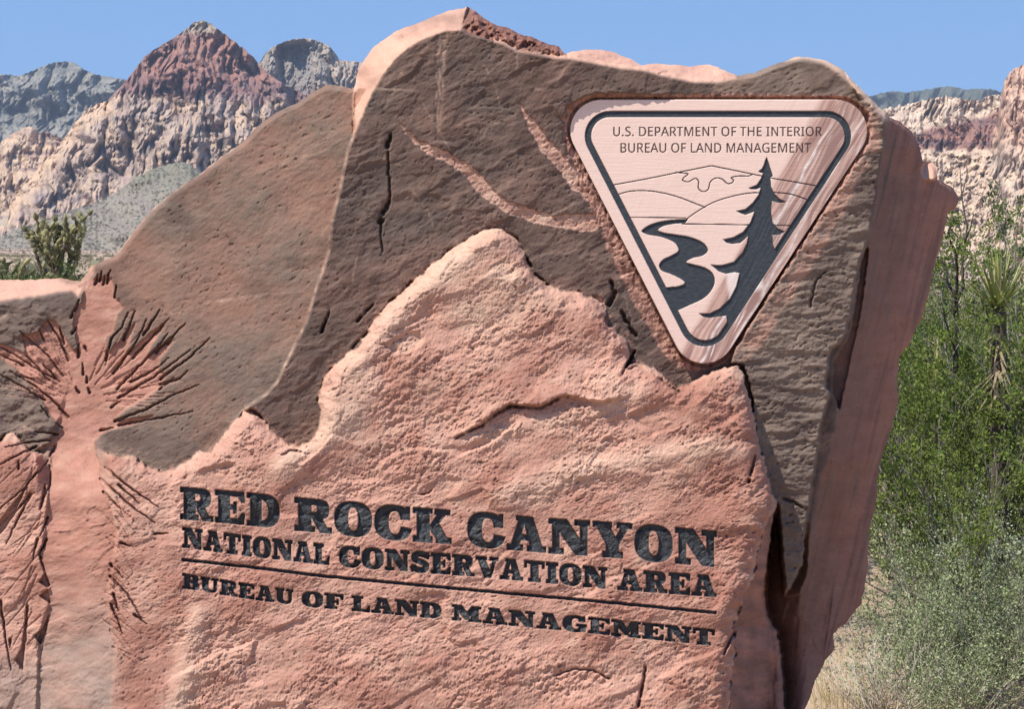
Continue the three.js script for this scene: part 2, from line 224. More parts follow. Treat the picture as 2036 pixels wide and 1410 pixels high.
const TX0 = 340, TY0 = 940, TW = 1110, TH = 380, TK = 2;           // a finer raster for the lettering: which letter each spot belongs to
const letterCover = new Float32Array(TW * TK * TH * TK), letterId = new Int16Array(TW * TK * TH * TK);
const letterNames = [];
{
  const cv = document.createElement('canvas'); cv.width = TW * TK; cv.height = TH * TK;
  const c = cv.getContext('2d');
  const stamp = (x0, x1, y0, y1, id) => {
    x0 = Math.max(0, Math.floor((x0 - TX0) * TK)); x1 = Math.min(cv.width, Math.ceil((x1 - TX0) * TK)); y0 = Math.max(0, Math.floor((y0 - TY0) * TK)); y1 = Math.min(cv.height, Math.ceil((y1 - TY0) * TK));
    const w = x1 - x0, d = c.getImageData(x0, y0, w, y1 - y0).data;
    for (let y = y0; y < y1; y++) for (let x = x0; x < x1; x++) { const a = d[((y - y0) * w + x - x0) * 4 + 3] / 255, o = y * cv.width + x; if (a > letterCover[o]) { letterCover[o] = a; if (a > 0.3) letterId[o] = id; } }
    c.setTransform(1, 0, 0, 1, 0, 0); c.clearRect(0, 0, cv.width, cv.height);
  };
  LINES.forEach((L, n) => L.words.forEach(([word, x0, x1]) => {
    const gap = 0.07, total = [...word].reduce((s, ch) => s + GLYPH[ch][0] + gap, -gap), sx = (x1 - x0) / total;
    let x = x0;
    for (const ch of word) {
      const w = GLYPH[ch][0] * sx, h = lerp(L.h[0], L.h[1], (x - 360) / 1065), t0 = along(L.top, x), t1 = along(L.top, x + w), slope = (t1 - t0) / w;
      c.setTransform(sx * TK, slope * sx * TK, 0, h * TK, (x - TX0) * TK, (t0 - TY0) * TK);
      c.fillStyle = c.strokeStyle = '#fff'; GLYPH[ch][1](c);
      letterNames.push([n, ch]);
      stamp(x - 4, x + w + 4, Math.min(t0, t1) - 6, Math.max(t0, t1) + h + 6, letterNames.length);
      x += w + gap * sx;
    }
  }));
  letterNames.push([3, 'rule']);
  c.setTransform(TK, 0, 0, TK, -TX0 * TK, -TY0 * TK); c.lineWidth = 6; c.strokeStyle = '#fff'; c.beginPath();
  densify(pts('362,1113 500,1128 626,1144 760,1157 900,1170 1100,1188 1250,1202 1424,1219'), 8, false).forEach(([x, y], i) => c.lineTo(x, y + noise(x * 0.05, 3) * 1.2)); c.stroke();
  stamp(TX0 + 2, TX0 + TW - 2, 1100, 1230, letterNames.length);
}
function letterAt(px, py) { const x = (px - TX0) * TK | 0, y = (py - TY0) * TK | 0; return px < TX0 || py < TY0 || x >= TW * TK || y >= TH * TK ? 0 : letterId[y * TW * TK + x]; }
function coverAt(px, py) {
  const x = (px - TX0) * TK - 0.5, y = (py - TY0) * TK - 0.5, w = TW * TK; if (x < 0 || y < 0 || x >= w - 2 || y >= TH * TK - 2) return 0;
  const i = x | 0, j = y | 0, u = x - i, v = y - j, o = j * w + i;
  return (letterCover[o] * (1 - u) + letterCover[o + 1] * u) * (1 - v) + (letterCover[o + w] * (1 - u) + letterCover[o + w + 1] * u) * v;
}

const ROCK = vmat({ roughness: 0.95, specularIntensity: 0.25 });
const PAINT = vmat({ roughness: 0.55, specularIntensity: 0.5 });
const plaqueZ = (u) => -0.022 - 0.05 * (u - 0.2);
{
  // masks of the stone's surfaces
  const m = {
    left: raster((c) => fillPoly(c, rough(LEFT, 1.2)), 1),
    shelf: raster((c) => fillPoly(c, rough(SHELF, 1.5)), 2),
    low: raster((c) => fillPoly(c, rough(LOWLEFT, 2)), 2),
    shoulder: raster((c) => fillPoly(c, rough(SHOULDER, 1.2)), 1),
    rubble: raster((c) => fillPoly(c, rough(RUBBLE, 1.2)), 1),
    lumps: raster((c) => fillPoly(c, rough(LUMPS, 1.5)), 1),
    pink: raster((c) => fillPoly(c, rough(PINK, 3.2, 0.06)), 0),
    pinkWide: raster((c) => fillPoly(c, PINK), 26),
    pinkSide: raster((c) => fillPoly(c, rough(PINKSIDE, 2)), 2),
    facet: raster((c) => fillPoly(c, rough(FACET, 2, 0.05)), 1),
    facetSoft: raster((c) => fillPoly(c, FACET), 16),
    side: raster((c) => fillPoly(c, rough(SIDE, 1.5)), 2),
    crevice: raster((c) => fillPoly(c, rough(CREVICE, 1.5)), 1),
    band: raster((c) => { fillPoly(c, rough(BAND1, 3.2, 0.07)); fillPoly(c, rough(BAND2, 3.2, 0.07)); }, 0),
    tree: raster((c) => fillPoly(c, rough(TREE, 1.1, 0.12)), 1),
    spine: raster((c) => { SPINES.forEach((p) => taper(c, rough(p, 1.1, 0.07, false), p[0][1] < 860 && p[0][0] < 128 ? 2.6 : p[0][0] > 120 && p[0][1] < 870 || p[0][1] > 925 ? 4.8 : 3.6, 0.9)); WEDGES.forEach((p) => fillPoly(c, p)); }, 0),
    rays: raster((c) => { for (let i = 0; i < 70; i++) { const right = i % 2, a = right ? rr(-1.25, 0.05) : rr(3.2, 4.35), r0 = rr(40, 90), r1 = r0 + rr(40, 130) , x = 165, y = 800; taper(c, rough([[x + Math.cos(a) * r0, y + Math.sin(a) * r0], [x + Math.cos(a + 0.03) * r1, y + Math.sin(a + 0.03) * r1 * 0.95]], 0.8, 0.05, false), 2.6, 0.8); } for (let i = 0; i < 34; i++) { const y = rr(960, 1290), x = rr(204, 236); taper(c, [[x, y], [x + rr(10, 60), y + rr(20, 70)]], 2.4, 0.7); } for (let i = 0; i < 22; i++) { const y = rr(890, 1250), x = rr(60, 104); taper(c, [[x, y], [x - rr(10, 70), y + rr(20, 90)]], 3, 0.8); } }, 0),
    crack: raster((c) => CRACKS.forEach((p, i) => taper(c, rough(p, 1.6, 0.1, false), [2, 2.2, 3, 2.5, 3, 2, 2.5, 2.5, 2, 6, 2, 3, 2, 2, 2, 6, 5, 4, 6, 3, 3, 3, 2][i], [10, 2.6, 11, 1.5, 6, 2, 5, 6, 4, 3, 2, 3, 2, 2, 7, 3, 10, 6, 3, 5, 6, 6, 3][i])), 1),
    chisel: raster((c) => { PLAQUE(c, 9, 70); c.fill(); fillPoly(c, rough(pts('1190,186 1160,192 1130,212 1118,240 1118,280 1141,330 1160,385 1182,430 1208,490 1231,545 1257,600 1290,650 1322,705 1366,737 1400,735 1300,560 1130,260'), 5, 0.12)); fillPoly(c, rough(pts('1190,186 1300,189 1450,186 1600,189 1690,194 1690,215 1190,215'), 3, 0.12)); }, 1),
    under: raster((c) => { PLAQUE(c, 4, 64); c.fill(); }, 1),
    edge: raster((c) => fillPoly(c, OUT), 7),
    ledge: raster((c) => { const q = rough(LEDGE, 2, 0.06, false); fillPoly(c, [...q, [1280, 690], [860, 720], [850, 872]]); }, 1),
    drill: raster((c) => { c.globalAlpha = 0.8; fillPoly(c, pts('868,70 888,66 880,200 874,262 866,260 864,180')); }, 2),
    fine: raster((c) => { ['798,144 780,190 763,220', '839,203 855,232 873,261 888,285 897,302', '885,80 884,110 882,150', '430,600 520,585 610,580', '-10,640 45,610 80,606', '700,560 712,500', '1026,100 1028,120 1026,140'].map(pts).forEach((p) => taper(c, rough(p, 1.5, 0.1, false), 2.4, 1.2)); ['1060,180 1110,168 1170,176', '905,250 960,240 1010,246', '640,470 662,430', '560,330 640,300', '300,640 420,600 520,590', '820,380 850,420 870,470', '1230,560 1260,640', '700,330 760,316 800,330', '960,130 990,180 1000,240'].map(pts).forEach((p) => taper(c, rough(p, 3, 0.05, false), 1.6, 0.8)); taper(c, CRACK.slice(1), 3, 3); taper(c, pts('480,285 440,312 400,345 340,385 300,420 262,465 230,510'), 3, 5); }, 1),
    grey: raster((c) => fillPoly(c, pts('-330,1300 60,1310 150,1290 225,1260 232,1340 222,1420 -330,1500')), 22),
    wide: raster((c) => { ['860,880 1050,850 1250,800 1290,770', '1010,985 1150,940 1400,890 1480,900', '395,1220 375,1300 350,1420', '560,930 600,900 680,840 730,760', '640,820 690,740 800,610 900,520 985,462'].map(pts).forEach((p, i) => taper(c, p, [22, 45, 26, 40, 46][i], [18, 30, 40, 50, 40][i])); }, 14),
    shell: raster((c) => fillPoly(c, pts('768,690 790,670 815,660 835,662 842,678 830,692 810,702 785,704')), 2),
    haloR: raster((c) => fillPoly(c, rough(pts('1712,205 1748,235 1752,285 1712,350 1668,440 1608,535 1565,605 1512,690 1478,724 1440,724 1560,560 1715,290'), 5, 0.06)), 2),
    rim: raster((c) => taper(c, pts('1560,118 1600,110 1640,119 1690,155 1735,200 1762,228'), 8, 26), 3),
    bleach: raster((c) => fillPoly(c, pts('860,560 940,500 1000,490 1050,560 1120,590 1040,640 940,660 900,640')), 20),
  };
  // edges of the shaded flank, row by row
  const flankL = pts('225,1757 262,1760 295,1760 345,1748 406,1741 470,1730 556,1718 625,1710 683,1697 745,1683 814,1669 917,1645 950,1632 1033,1618 1136,1606 1240,1578 1300,1562 1420,1556 1620,1560');
  const flankR = pts('225,1760 241,1785 276,1820 322,1835 358,1866 397,1905 424,1884 500,1866 590,1845 631,1831 712,1786 800,1785 882,1762 999,1742 1136,1724 1239,1681 1287,1659 1410,1600 1620,1590');
  const dist = (p, x, y) => { let b = 1e9; for (let i = 1; i < p.length; i++) { const ax = p[i - 1][0], ay = p[i - 1][1], dx = p[i][0] - ax, dy = p[i][1] - ay, t = clamp(((x - ax) * dx + (y - ay) * dy) / (dx * dx + dy * dy + 1e-9)); const q = Math.hypot(x - ax - dx * t, y - ay - dy * t); if (q < b) b = q; } return b; };
  const outLeftTop = OUT.filter(([x, y]) => y < 180 && x > 690 && x < 1480);

  const STONE = {
    varnish: lin(0.122, 0.089, 0.075), varnishRed: lin(0.182, 0.114, 0.090), slab: lin(0.245, 0.143, 0.106), slabGrey: lin(0.172, 0.126, 0.100),
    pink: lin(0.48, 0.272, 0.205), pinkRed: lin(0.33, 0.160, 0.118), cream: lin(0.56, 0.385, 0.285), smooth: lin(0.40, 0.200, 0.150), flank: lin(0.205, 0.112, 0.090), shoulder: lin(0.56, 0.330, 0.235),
    rubble: lin(0.20, 0.095, 0.072), facet: lin(0.215, 0.160, 0.126), grey: lin(0.31, 0.235, 0.195), dark: lin(0.05, 0.033, 0.028),
  };
  function stone(px, py, out) {
    const u = (px - CX) * S, v = (HY - py) * S, q = sample;
    let z = 0.06 * v - 0.10 * (u + 0.2), amp = 0.55, c;
    // --- low frequencies shared by all
    const n1 = fbm(px * 0.006, py * 0.006, 4), n2 = fbm(px * 0.02 + 40, py * 0.03, 4), n3 = noise(px * 0.13, py * 0.19), al = 0.90 * px - 0.43 * py, ac = 0.43 * px + 0.90 * py, bed = fbm(al * 0.034, ac * 0.072, 4, 0.62), pore = sstep(0.24, 0.46, noise(al * 0.085 + 70, ac * 0.15)) * sstep(-0.25, 0.2, noise(px * 0.012 + 8, py * 0.015));
    c = mixc(STONE.varnish, STONE.varnishRed, clamp(0.35 + 0.9 * n1 + 0.35 * bed));
    const hump = sstep(1350, 1500, px) * sstep(330, 180, py);
    c = mixc(c, STONE.facet, hump * 0.9);
    const pl = planes(al * 0.011, ac * 0.021, 5), patch = sstep(-0.35, 0.4, fbm(px * 0.008 + 61, py * 0.010, 3));
    z += 0.010 * n1 + 0.0024 * bed * lerp(0.5, 1.3, patch) + 0.0042 * pl;
    let k;
    // left slab
    k = q(m.left, px, py);
    if (k > 0) {
      z = lerp(z, -0.02 + 0.18 * (u + 0.7) - 0.12 * v + 0.012 * n1 + 0.002 * bed, k);
      c = mixc(c, mixc(mixc(STONE.slab, STONE.slabGrey, clamp(0.4 + 1.2 * n1 + 0.5 * bed + sstep(600, 900, py) * 0.6)), STONE.varnish, clamp(0.25 + n2 * 0.6) * 0.5), k);
      amp = lerp(amp, 0.6, k);
    }
    k = q(m.low, px, py);
    if (k > 0) { z = lerp(z, z + (0.03 + 0.02 * n2) * sstep(165, 50, px), k); c = mixc(c, mixc(STONE.slabGrey, STONE.varnish, clamp(0.5 + n1 * 2)), k); }
    k = q(m.shelf, px, py);
    if (k > 0) { const t = sstep(600, 552, py); z = lerp(z, -0.14 + 0.18 * (u + 1.4) - 0.3 * t, k); c = mixc(c, mixc(STONE.shoulder, STONE.pink, clamp(0.4 + n2)), k); amp = lerp(amp, 0.5, k); }
    // main face edges and crown
    k = q(m.shoulder, px, py);
    if (k > 0) {
      const a = dist(CREASE, px, py), b = dist(outLeftTop, px, py), t = a / (a + b + 0.01);
      z = lerp(z, Math.max(z - 0.50 * Math.pow(t, 1.15) * sstep(0, 50, a + b), py > 150 ? lerp(-0.5, -0.07, sstep(150, 175, py)) : -9) + 0.010 * fbm((px + py * 0.5) * 0.02, (py - px * 0.4) * 0.004, 3), k);
      c = mixc(c, mixc(STONE.shoulder, STONE.pink, clamp(0.15 + 0.8 * fbm((px * 0.5 + py) * 0.05, (py - px) * 0.004, 3))), k); amp = lerp(amp, 0.3, k);
    }
    k = q(m.rubble, px, py);
    if (k > 0) { const a = dist(TOPEDGE, px, py); z = lerp(z, z - 0.06 - 0.0022 * a + 0.03 * fbm(px * 0.07, py * 0.07, 3) + 0.02 * ridged(px * 0.05, py * 0.05, 2), k); c = mixc(c, mixc(STONE.rubble, STONE.pinkRed, clamp(0.1 + 1.1 * fbm(px * 0.08, py * 0.08, 3))), k); amp = lerp(amp, 1.6, k); }
    k = q(m.lumps, px, py);
    if (k > 0) { const a = dist(TOPEDGE, px, py); z = lerp(z, z - 0.05 - 0.010 * a + 0.03 * fbm(px * 0.03, py * 0.06, 4), k); c = mixc(c, mixc(STONE.pink, STONE.shoulder, clamp(0.4 + n2)), k); amp = lerp(amp, 0.9, k); }
    if (py < 190 && px > 980 && px < 1470) { const a = dist(TOPEDGE, px, py), e = sstep(6, 1, a); z -= 0.014 * e; c = mixc(c, STONE.shoulder, e * 0.75); }
    { const kw0 = q(m.pinkWide, px, py), near = clamp(kw0 * 1.7), fl = noise(al * 0.07 + 15, ac * 0.16) + 0.5 * noise(px * 0.27, py * 0.31 + 9) + 0.35 * noise(px * 0.011 + 4, py * 0.013);
      c = mixc(c, mixc(STONE.pink, STONE.slab, 0.45), sstep(0.62 - near * 0.75, 0.82 - near * 0.7, fl) * 0.6);
      c = mixc(c, mixc(STONE.slab, STONE.cream, 0.3), 0.30 * sstep(0.1, 0.5, fbm(al * 0.006 + 9, ac * 0.018, 4))); c = mixc(c, STONE.dark, 0.35 * sstep(0.12, 0.5, fbm(px * 0.007 + 33, py * 0.012, 4))); }
    // right-hand facet
    k = q(m.facet, px, py);
    const ks = q(m.facetSoft, px, py);
    z -= ks * 0.02;
    if (k > 0) {
      const d = clamp(((px - 1393) * 0.837 + (py - 784.5) * 0.547) * S, 0, 1);
      z = lerp(z, plaqueZ(u) - 0.004 - 0.14 * d + 0.03 * v * 0 + 0.008 * fbm(px * 0.014 + py * 0.006, py * 0.03, 3) + 0.006 * ridged(px * 0.01 + py * 0.004, py * 0.035, 3), k);
      c = mixc(c, mixc(STONE.facet, STONE.varnish, clamp(0.35 + n1 + n2 * 0.8)), k); amp = lerp(amp, 1.25, k);
    }
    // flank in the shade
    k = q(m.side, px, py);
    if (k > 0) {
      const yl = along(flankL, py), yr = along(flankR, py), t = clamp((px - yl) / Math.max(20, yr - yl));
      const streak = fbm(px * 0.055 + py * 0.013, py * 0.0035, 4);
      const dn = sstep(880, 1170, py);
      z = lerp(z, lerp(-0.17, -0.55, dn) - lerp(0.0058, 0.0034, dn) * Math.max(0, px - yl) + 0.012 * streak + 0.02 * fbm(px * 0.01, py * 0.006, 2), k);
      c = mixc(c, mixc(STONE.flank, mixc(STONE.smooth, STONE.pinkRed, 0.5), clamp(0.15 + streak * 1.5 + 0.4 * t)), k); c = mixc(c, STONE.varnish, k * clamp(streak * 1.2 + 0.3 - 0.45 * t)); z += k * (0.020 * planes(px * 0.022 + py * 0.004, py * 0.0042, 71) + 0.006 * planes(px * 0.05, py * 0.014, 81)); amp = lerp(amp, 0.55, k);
      if (py < 430 && px > 1825) { const e = sstep(21, 15, Math.hypot(px - 1849, (py - 340) * 0.9)); c = mixc(c, STONE.shoulder, k * e); z = lerp(z, -0.74 + 0.0035 * (py - 340), k * e); }
    }
    if (py > 990 && px > 1500 && px < 1680) {                       // the deep hollow behind the pink foot
      const xl = along(hollowL, py), d = px - xl, free = (1 - q(m.facet, px, py)) * sstep(992, 1012 + Math.max(0, d - 25) * 1.8, py - Math.max(0, d - 25) * 0.9);
      if (d > -3 && d < 110 && free > 0) { const zh = -0.80 + 0.0040 * Math.max(0, d) + 0.02 * fbm(px * 0.02, py * 0.01, 2); const kk = clamp(0.5 + (z - zh) / 0.36), sm = lerp(z, zh, kk) - 0.18 * kk * (1 - kk); z = lerp(z, sm, free * sstep(-3, 1, d)); c = mixc(c, mixc(STONE.smooth, STONE.pinkRed, 0.6), free * 0.4 * sstep(80, 20, d)); }
    }
    k = q(m.crevice, px, py); if (k > 0) { z -= 0.06 * k; c = mixc(c, STONE.rubble, k * 0.4); }
    k = q(m.pinkSide, px, py);
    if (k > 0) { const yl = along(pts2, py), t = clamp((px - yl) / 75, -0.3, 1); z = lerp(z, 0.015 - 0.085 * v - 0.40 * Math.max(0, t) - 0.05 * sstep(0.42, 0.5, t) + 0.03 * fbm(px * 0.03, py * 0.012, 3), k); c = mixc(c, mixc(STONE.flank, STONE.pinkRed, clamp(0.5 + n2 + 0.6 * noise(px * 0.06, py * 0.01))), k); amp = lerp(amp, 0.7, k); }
    // fresh pink break, standing forward
    k = q(m.pink, px, py);
    let kw = q(m.pinkWide, px, py); { const w = sstep(72, 100, px) * sstep(222, 196, px), ks2 = sstep(850, 1010, py); k = lerp(k, ks2, w); kw = lerp(kw, 0.3 + 0.7 * ks2, w); }
    const lg = q(m.ledge, px, py);
    if (k > 0) {
      const b = clamp((kw - 0.42) / 0.5 + 0.16 * fbm(px * 0.045, py * 0.05, 3)), bulge = Math.sqrt(clamp(b)) * 0.085, zp = 0.045 - 0.085 * v - 0.02 * u;
      const und = fbm(px * 0.0045 - py * 0.002, py * 0.008 + px * 0.0022, 3), pit = fbm(al * 0.048, ac * 0.085, 4, 0.68), pit2 = ridged(al * 0.05 + 4, ac * 0.08, 3);
      const leftQuiet = Math.max(sstep(420, 240, px), 0.6 * sstep(330, 400, px) * sstep(1470, 1410, px) * sstep(930, 990, py) * sstep(1330, 1270, py));
      let zz = lerp(Math.max(z, zp - 0.05), zp, sstep(0, 0.5, b)) + bulge - 0.05 + 0.020 * und + (0.0050 * pit + 0.0010 * pit2) * lerp(0.35, 1.25, patch) * lerp(1, 0.4, leftQuiet) * (1 - 0.75 * q(m.bleach, px, py));
      zz += 0.0095 * (1 - 0.5 * leftQuiet) * planes(al * 0.0075, ac * 0.014, 21) + 0.0045 * planes(al * 0.022, ac * 0.034, 33) * patch + 0.016 * q(m.wide, px, py) + (lg > 0 ? 0.034 * lg * sstep(85, 0, along(LEDGE, px) - py) * sstep(880, 960, px) * sstep(1275, 1200, px) : 0) - 0.016 * q(m.shell, px, py);
      if (px < 250) zz = lerp(zz, zz - 0.10, sstep(250, 60, px));
      z = lerp(z, zz, k);
      let pc = mixc(STONE.pink, STONE.pinkRed, clamp(0.38 + und * 1.3 + n2 * 0.5 - pit * 0.25 + sstep(1290, 1440, px) * sstep(700, 800, py) * 0.75 + 0.9 * Math.max(0, fbm(px * 0.0035 + 20, py * 0.006 + 5, 3)) - q(m.wide, px, py) * 1.3 - sstep(0.75, 0.5, kw) * 0.6));
      pc = mixc(pc, STONE.cream, clamp(q(m.wide, px, py) * 0.75 + q(m.bleach, px, py) * 0.9 + 0.45 * sstep(0.6, 0.5, kw) + 0.55 * fbm(px * 0.009 + 5, py * 0.011, 3) + 0.45 * fbm(al * 0.02, ac * 0.05 + 33, 3)) * 0.8);
      pc = mixc(pc, STONE.cream, 0.5 * q(m.shell, px, py));
      pc = mixc(pc, STONE.grey, 0.85 * q(m.grey, px, py));
      c = mixc(c, pc, k); amp = lerp(amp, lerp(lerp(0.8, 1.5, patch), 0.7, leftQuiet), k);
    }
    // scars, cracks and pale lines on the dark skin
    k = q(m.band, px, py) * (1 - q(m.pink, px, py));
    if (k > 0) { z -= 0.006 * k; c = mixc(c, mixc(STONE.pink, STONE.cream, clamp(0.2 + n2 + n3 * 0.6)), k * clamp(0.95 + 0.7 * fbm(px * 0.06, py * 0.09, 2), 0.4, 1)); amp = lerp(amp, 1.0, k); }
    k = q(m.drill, px, py); if (k > 0) { const e = k * clamp(0.35 + 1.3 * noise(px * 0.25, py * 0.05)); c = mixc(c, STONE.cream, e * 0.55); z -= 0.004 * k; }
    k = q(m.fine, px, py); if (k > 0) { c = mixc(c, STONE.cream, k * clamp(0.5 + noise(px * 0.06, py * 0.06) * 1.2) * 0.8); }
    k = q(m.crack, px, py) * sstep(-0.62, -0.10, noise(px * 0.045 + 3, py * 0.05) + 0.4 * noise(px * 0.15, py * 0.15)); if (k > 0) { z -= 0.030 * k; c = mixc(c, STONE.dark, k * 0.5); }
    k = q(m.haloR, px, py) * (1 - q(m.pink, px, py)); if (k > 0) { c = mixc(c, mixc(STONE.pink, STONE.facet, clamp(0.35 + 1.2 * n2)), k * 0.85); }
    k = q(m.rim, px, py); if (k > 0) c = mixc(c, STONE.cream, k * 0.85);
    // the bed chiselled out for the plaque
    k = q(m.chisel, px, py);
    if (k > 0) {
      const rg = fbm(px * 0.11, py * 0.05, 3), inside = q(m.under, px, py), right = sstep(-40, 30, (px - 1440) * 0.84 + (py - 700) * 0.55);
      z = lerp(z, Math.min(z, plaqueZ(u) - lerp(0.003, 0.004, right) + 0.016 * rg) - 0.02 * inside, k); c = mixc(c, mixc(mixc(STONE.pink, STONE.rubble, clamp(0.28 + 1.4 * rg)), STONE.pink, right * 0.7), k * 0.9); amp = lerp(amp, 1.6, k);
    }
    // the carved tree
    const kt = q(m.tree, px, py), ksp = q(m.spine, px, py);
    if (kt > 0) {
      const soft = fbm(px * 0.012, py * 0.03, 3);
      z -= kt * (0.016 + 0.003 * soft); amp = lerp(amp, 0.32, kt * 0.8);
      let tc = mixc(STONE.smooth, STONE.pinkRed, clamp(0.3 + soft + 0.35 * sstep(880, 1000, py))); tc = mixc(tc, STONE.cream, clamp(noise(px * 0.02, py * 0.06) * 0.5)); tc = mixc(tc, STONE.grey, clamp(sstep(1100, 1330, py) * 0.75 + 0.3 * soft * sstep(1050, 1200, py)));
      c = mixc(c, tc, kt * 0.95);
    }
    { const kr = q(m.rays, px, py); if (kr > 0) { z -= kr * 0.006; c = mixc(c, STONE.smooth, kr * 0.7); } }
    if (ksp > 0) { z -= ksp * 0.020; c = mixc(c, STONE.rubble, ksp * 0.45); }
    const fresh = q(m.pink, px, py) * (1 - kt);
    // rounding at the outline, grain
    const e = q(m.edge, px, py); z -= 0.05 * sstep(0.95, 0.5, e) * (py > 1000 && px < 1400 ? 0 : 1);
    z += amp * (0.0024 * fbm(al * 0.075, ac * 0.13, 3, 0.6) + (0.0014 + 0.0010 * fresh) * noise(px * 0.27, py * 0.33) + (0.0009 + 0.0009 * fresh) * noise(px * 0.47, py * 0.52) - 0.0050 * pore);
    const g = (1 - 0.25 * pore * Math.min(1, amp)) * (1 + 0.10 * fbm(px * 0.03, py * 0.05 + 60, 3)) + amp * 0.08 * n3 + 0.14 * n2 + 0.15 * noise(px * 0.33, py * 0.37) + 0.16 * noise(px * 0.61 + 7, py * 0.67);
    const speck = noise(px * 0.31 + 200, py * 0.31) + 0.4 * noise(px * 0.02, py * 0.02 + 90);
    c = mixc(c, STONE.cream, sstep(0.62, 0.78, speck) * 0.55);
    const lc = coverAt(px, py);
    if (lc > 0) { z -= lc * (0.0125 + 0.0025 * fbm(px * 0.06, py * 0.06, 2)); }
    out.z = z; out.c = c; out.g = g; out.l = lc;
  }
  const hollowL = pts('990,1546 1074,1532 1112,1527 1177,1518 1222,1522 1257,1542 1308,1551 1410,1557 1620,1557');
  const pts2 = pts('1000,1543 1043,1524 1085,1509 1136,1502 1184,1478 1215,1473 1246,1457 1291,1462 1336,1455 1377,1452 1420,1448 1600,1440');

  // grid lines: finest where the lettering is
  const lines = (spans) => { const o = []; let x = spans[0][0]; for (const [, to, step] of spans) for (; x < to; x += step) o.push(x); o.push(x); return o; };
  const xs = lines([[-300, -20, 8], [-20, 350, 1.8], [350, 1440, 1.35], [1440, 1915, 1.9]]), ys = lines([[0, 955, 1.9], [955, 1295, 1.35], [1295, 1425, 2.2], [1425, 1592, 9]]);
  const nx = xs.length, ny = ys.length, N = nx * ny, P = new Float32Array(N * 3), C = new Float32Array(N * 3), in_ = new Uint8Array(N), GXY = new Float32Array(N * 2);
  const o = {};
  for (let j = 0; j < ny; j++) for (let i = 0; i < nx; i++) { const n = j * nx + i; in_[n] = sample(mOut, xs[i], ys[j]) > 0.5 ? 1 : 0; GXY[n * 2] = xs[i]; GXY[n * 2 + 1] = ys[j]; }
  const keep = new Uint8Array(N), need = new Uint8Array(N);
  for (let j = 0; j < ny - 1; j++) for (let i = 0; i < nx - 1; i++) { const n = j * nx + i; if (in_[n] || in_[n + 1] || in_[n + nx] || in_[n + nx + 1]) { keep[n] = 1; need[n] = need[n + 1] = need[n + nx] = need[n + nx + 1] = 1; } }
  for (let n = 0; n < N; n++) {
    if (!need[n]) continue;
    let px = GXY[n * 2], py = GXY[n * 2 + 1];
    if (!in_[n] && px > -295 && py < 1588) {
      let b = 1e9, bx = px, by = py;
      for (let i = 1; i < OUT.length; i++) { const [ax, ay] = OUT[i - 1]; if (Math.abs(ax - px) > 40 || Math.abs(ay - py) > 40) continue; const dx = OUT[i][0] - ax, dy = OUT[i][1] - ay, t = clamp(((px - ax) * dx + (py - ay) * dy) / (dx * dx + dy * dy + 1e-9)), q = Math.hypot(px - ax - dx * t, py - ay - dy * t); if (q < b) { b = q; bx = ax + dx * t; by = ay + dy * t; } }
      px = bx; py = by; GXY[n * 2] = px; GXY[n * 2 + 1] = py;
    }
    stone(px, py, o);
    const [x, y, z] = at(px, py, o.z);
    P[n * 3] = x; P[n * 3 + 1] = y; P[n * 3 + 2] = z;
    const pc = o.c, t = clamp(o.l * 1.6), b = 0.040 * (1 + 0.4 * noise(px * 0.2, py * 0.2));
    C[n * 3] = lerp(pc[0] * o.g, b * 0.95, t); C[n * 3 + 1] = lerp(pc[1] * o.g, b * 1.02, t); C[n * 3 + 2] = lerp(pc[2] * o.g, b * 1.12, t);
  }
  // cells go to the part they belong to: 0 body, 1 carved tree, 2 spines, 10+ letters
  const lists = new Map(), push = (id, ...t) => { let l = lists.get(id); if (!l) lists.set(id, l = []); for (const x of t) l.push(x); };
  const all = [];
  const spineId = raster((c) => {}, 0);
  for (let s = 0; s < SPINES.length; s++) {                         // which spine each spot is nearest to
    const p = densify(SPINES[s], 2, false);
    for (const [x, y] of p) for (let dy = -5; dy <= 5; dy++) for (let dx = -5; dx <= 5; dx++) { const X = Math.round(x + dx - PX0), Y = Math.round(y + dy - PY0); if (X >= 0 && Y >= 0 && X < RW && Y < RH && !spineId[Y * RW + X]) spineId[Y * RW + X] = s + 1; }
  }
  const cellId = new Int16Array(N);
  for (let j = 0; j < ny - 1; j++) for (let i = 0; i < nx - 1; i++) {
    const n = j * nx + i; if (!keep[n]) continue;
    const cx = (xs[i] + xs[i + 1]) / 2, cy = (ys[j] + ys[j + 1]) / 2, L = letterAt(cx, cy);
    if (L) cellId[n] = 1000 + L; else if (cx < 440 && sample(m.spine, cx, cy) > 0.4) { const s = spineId[Math.round(cy - PY0) * RW + Math.round(cx - PX0)]; cellId[n] = s ? 10 + s : 1; } else if (cx < 440 && sample(m.tree, cx, cy) > 0.5) cellId[n] = 1;
  }
  { // one connected piece per spine; crumbs go to the carving
    const seen = new Uint8Array(N), best = new Map();
    for (let n = 0; n < N; n++) { const id = cellId[n]; if (id < 11 || id > 900 || seen[n]) continue; const st = [n], got = []; seen[n] = 1; while (st.length) { const c = st.pop(); got.push(c); for (const e of [c - 1, c + 1, c - nx, c + nx]) if (e >= 0 && e < N && !seen[e] && cellId[e] === id && keep[e]) { seen[e] = 1; st.push(e); } } const b = best.get(id), lose = !b || b.length < got.length ? b : got; if (lose !== got) best.set(id, got); if (lose) for (const c of lose) cellId[c] = 1; }
  }
  for (let j = 0; j < ny - 1; j++) for (let i = 0; i < nx - 1; i++) {
    const n = j * nx + i; if (!keep[n]) continue;
    const id = cellId[n], a = n, b = n + 1, c = n + nx, d = n + nx + 1;
    if ((i + j) & 1) { push(id, a, c, b, b, c, d); } else push(id, a, c, d, a, d, b);
  }
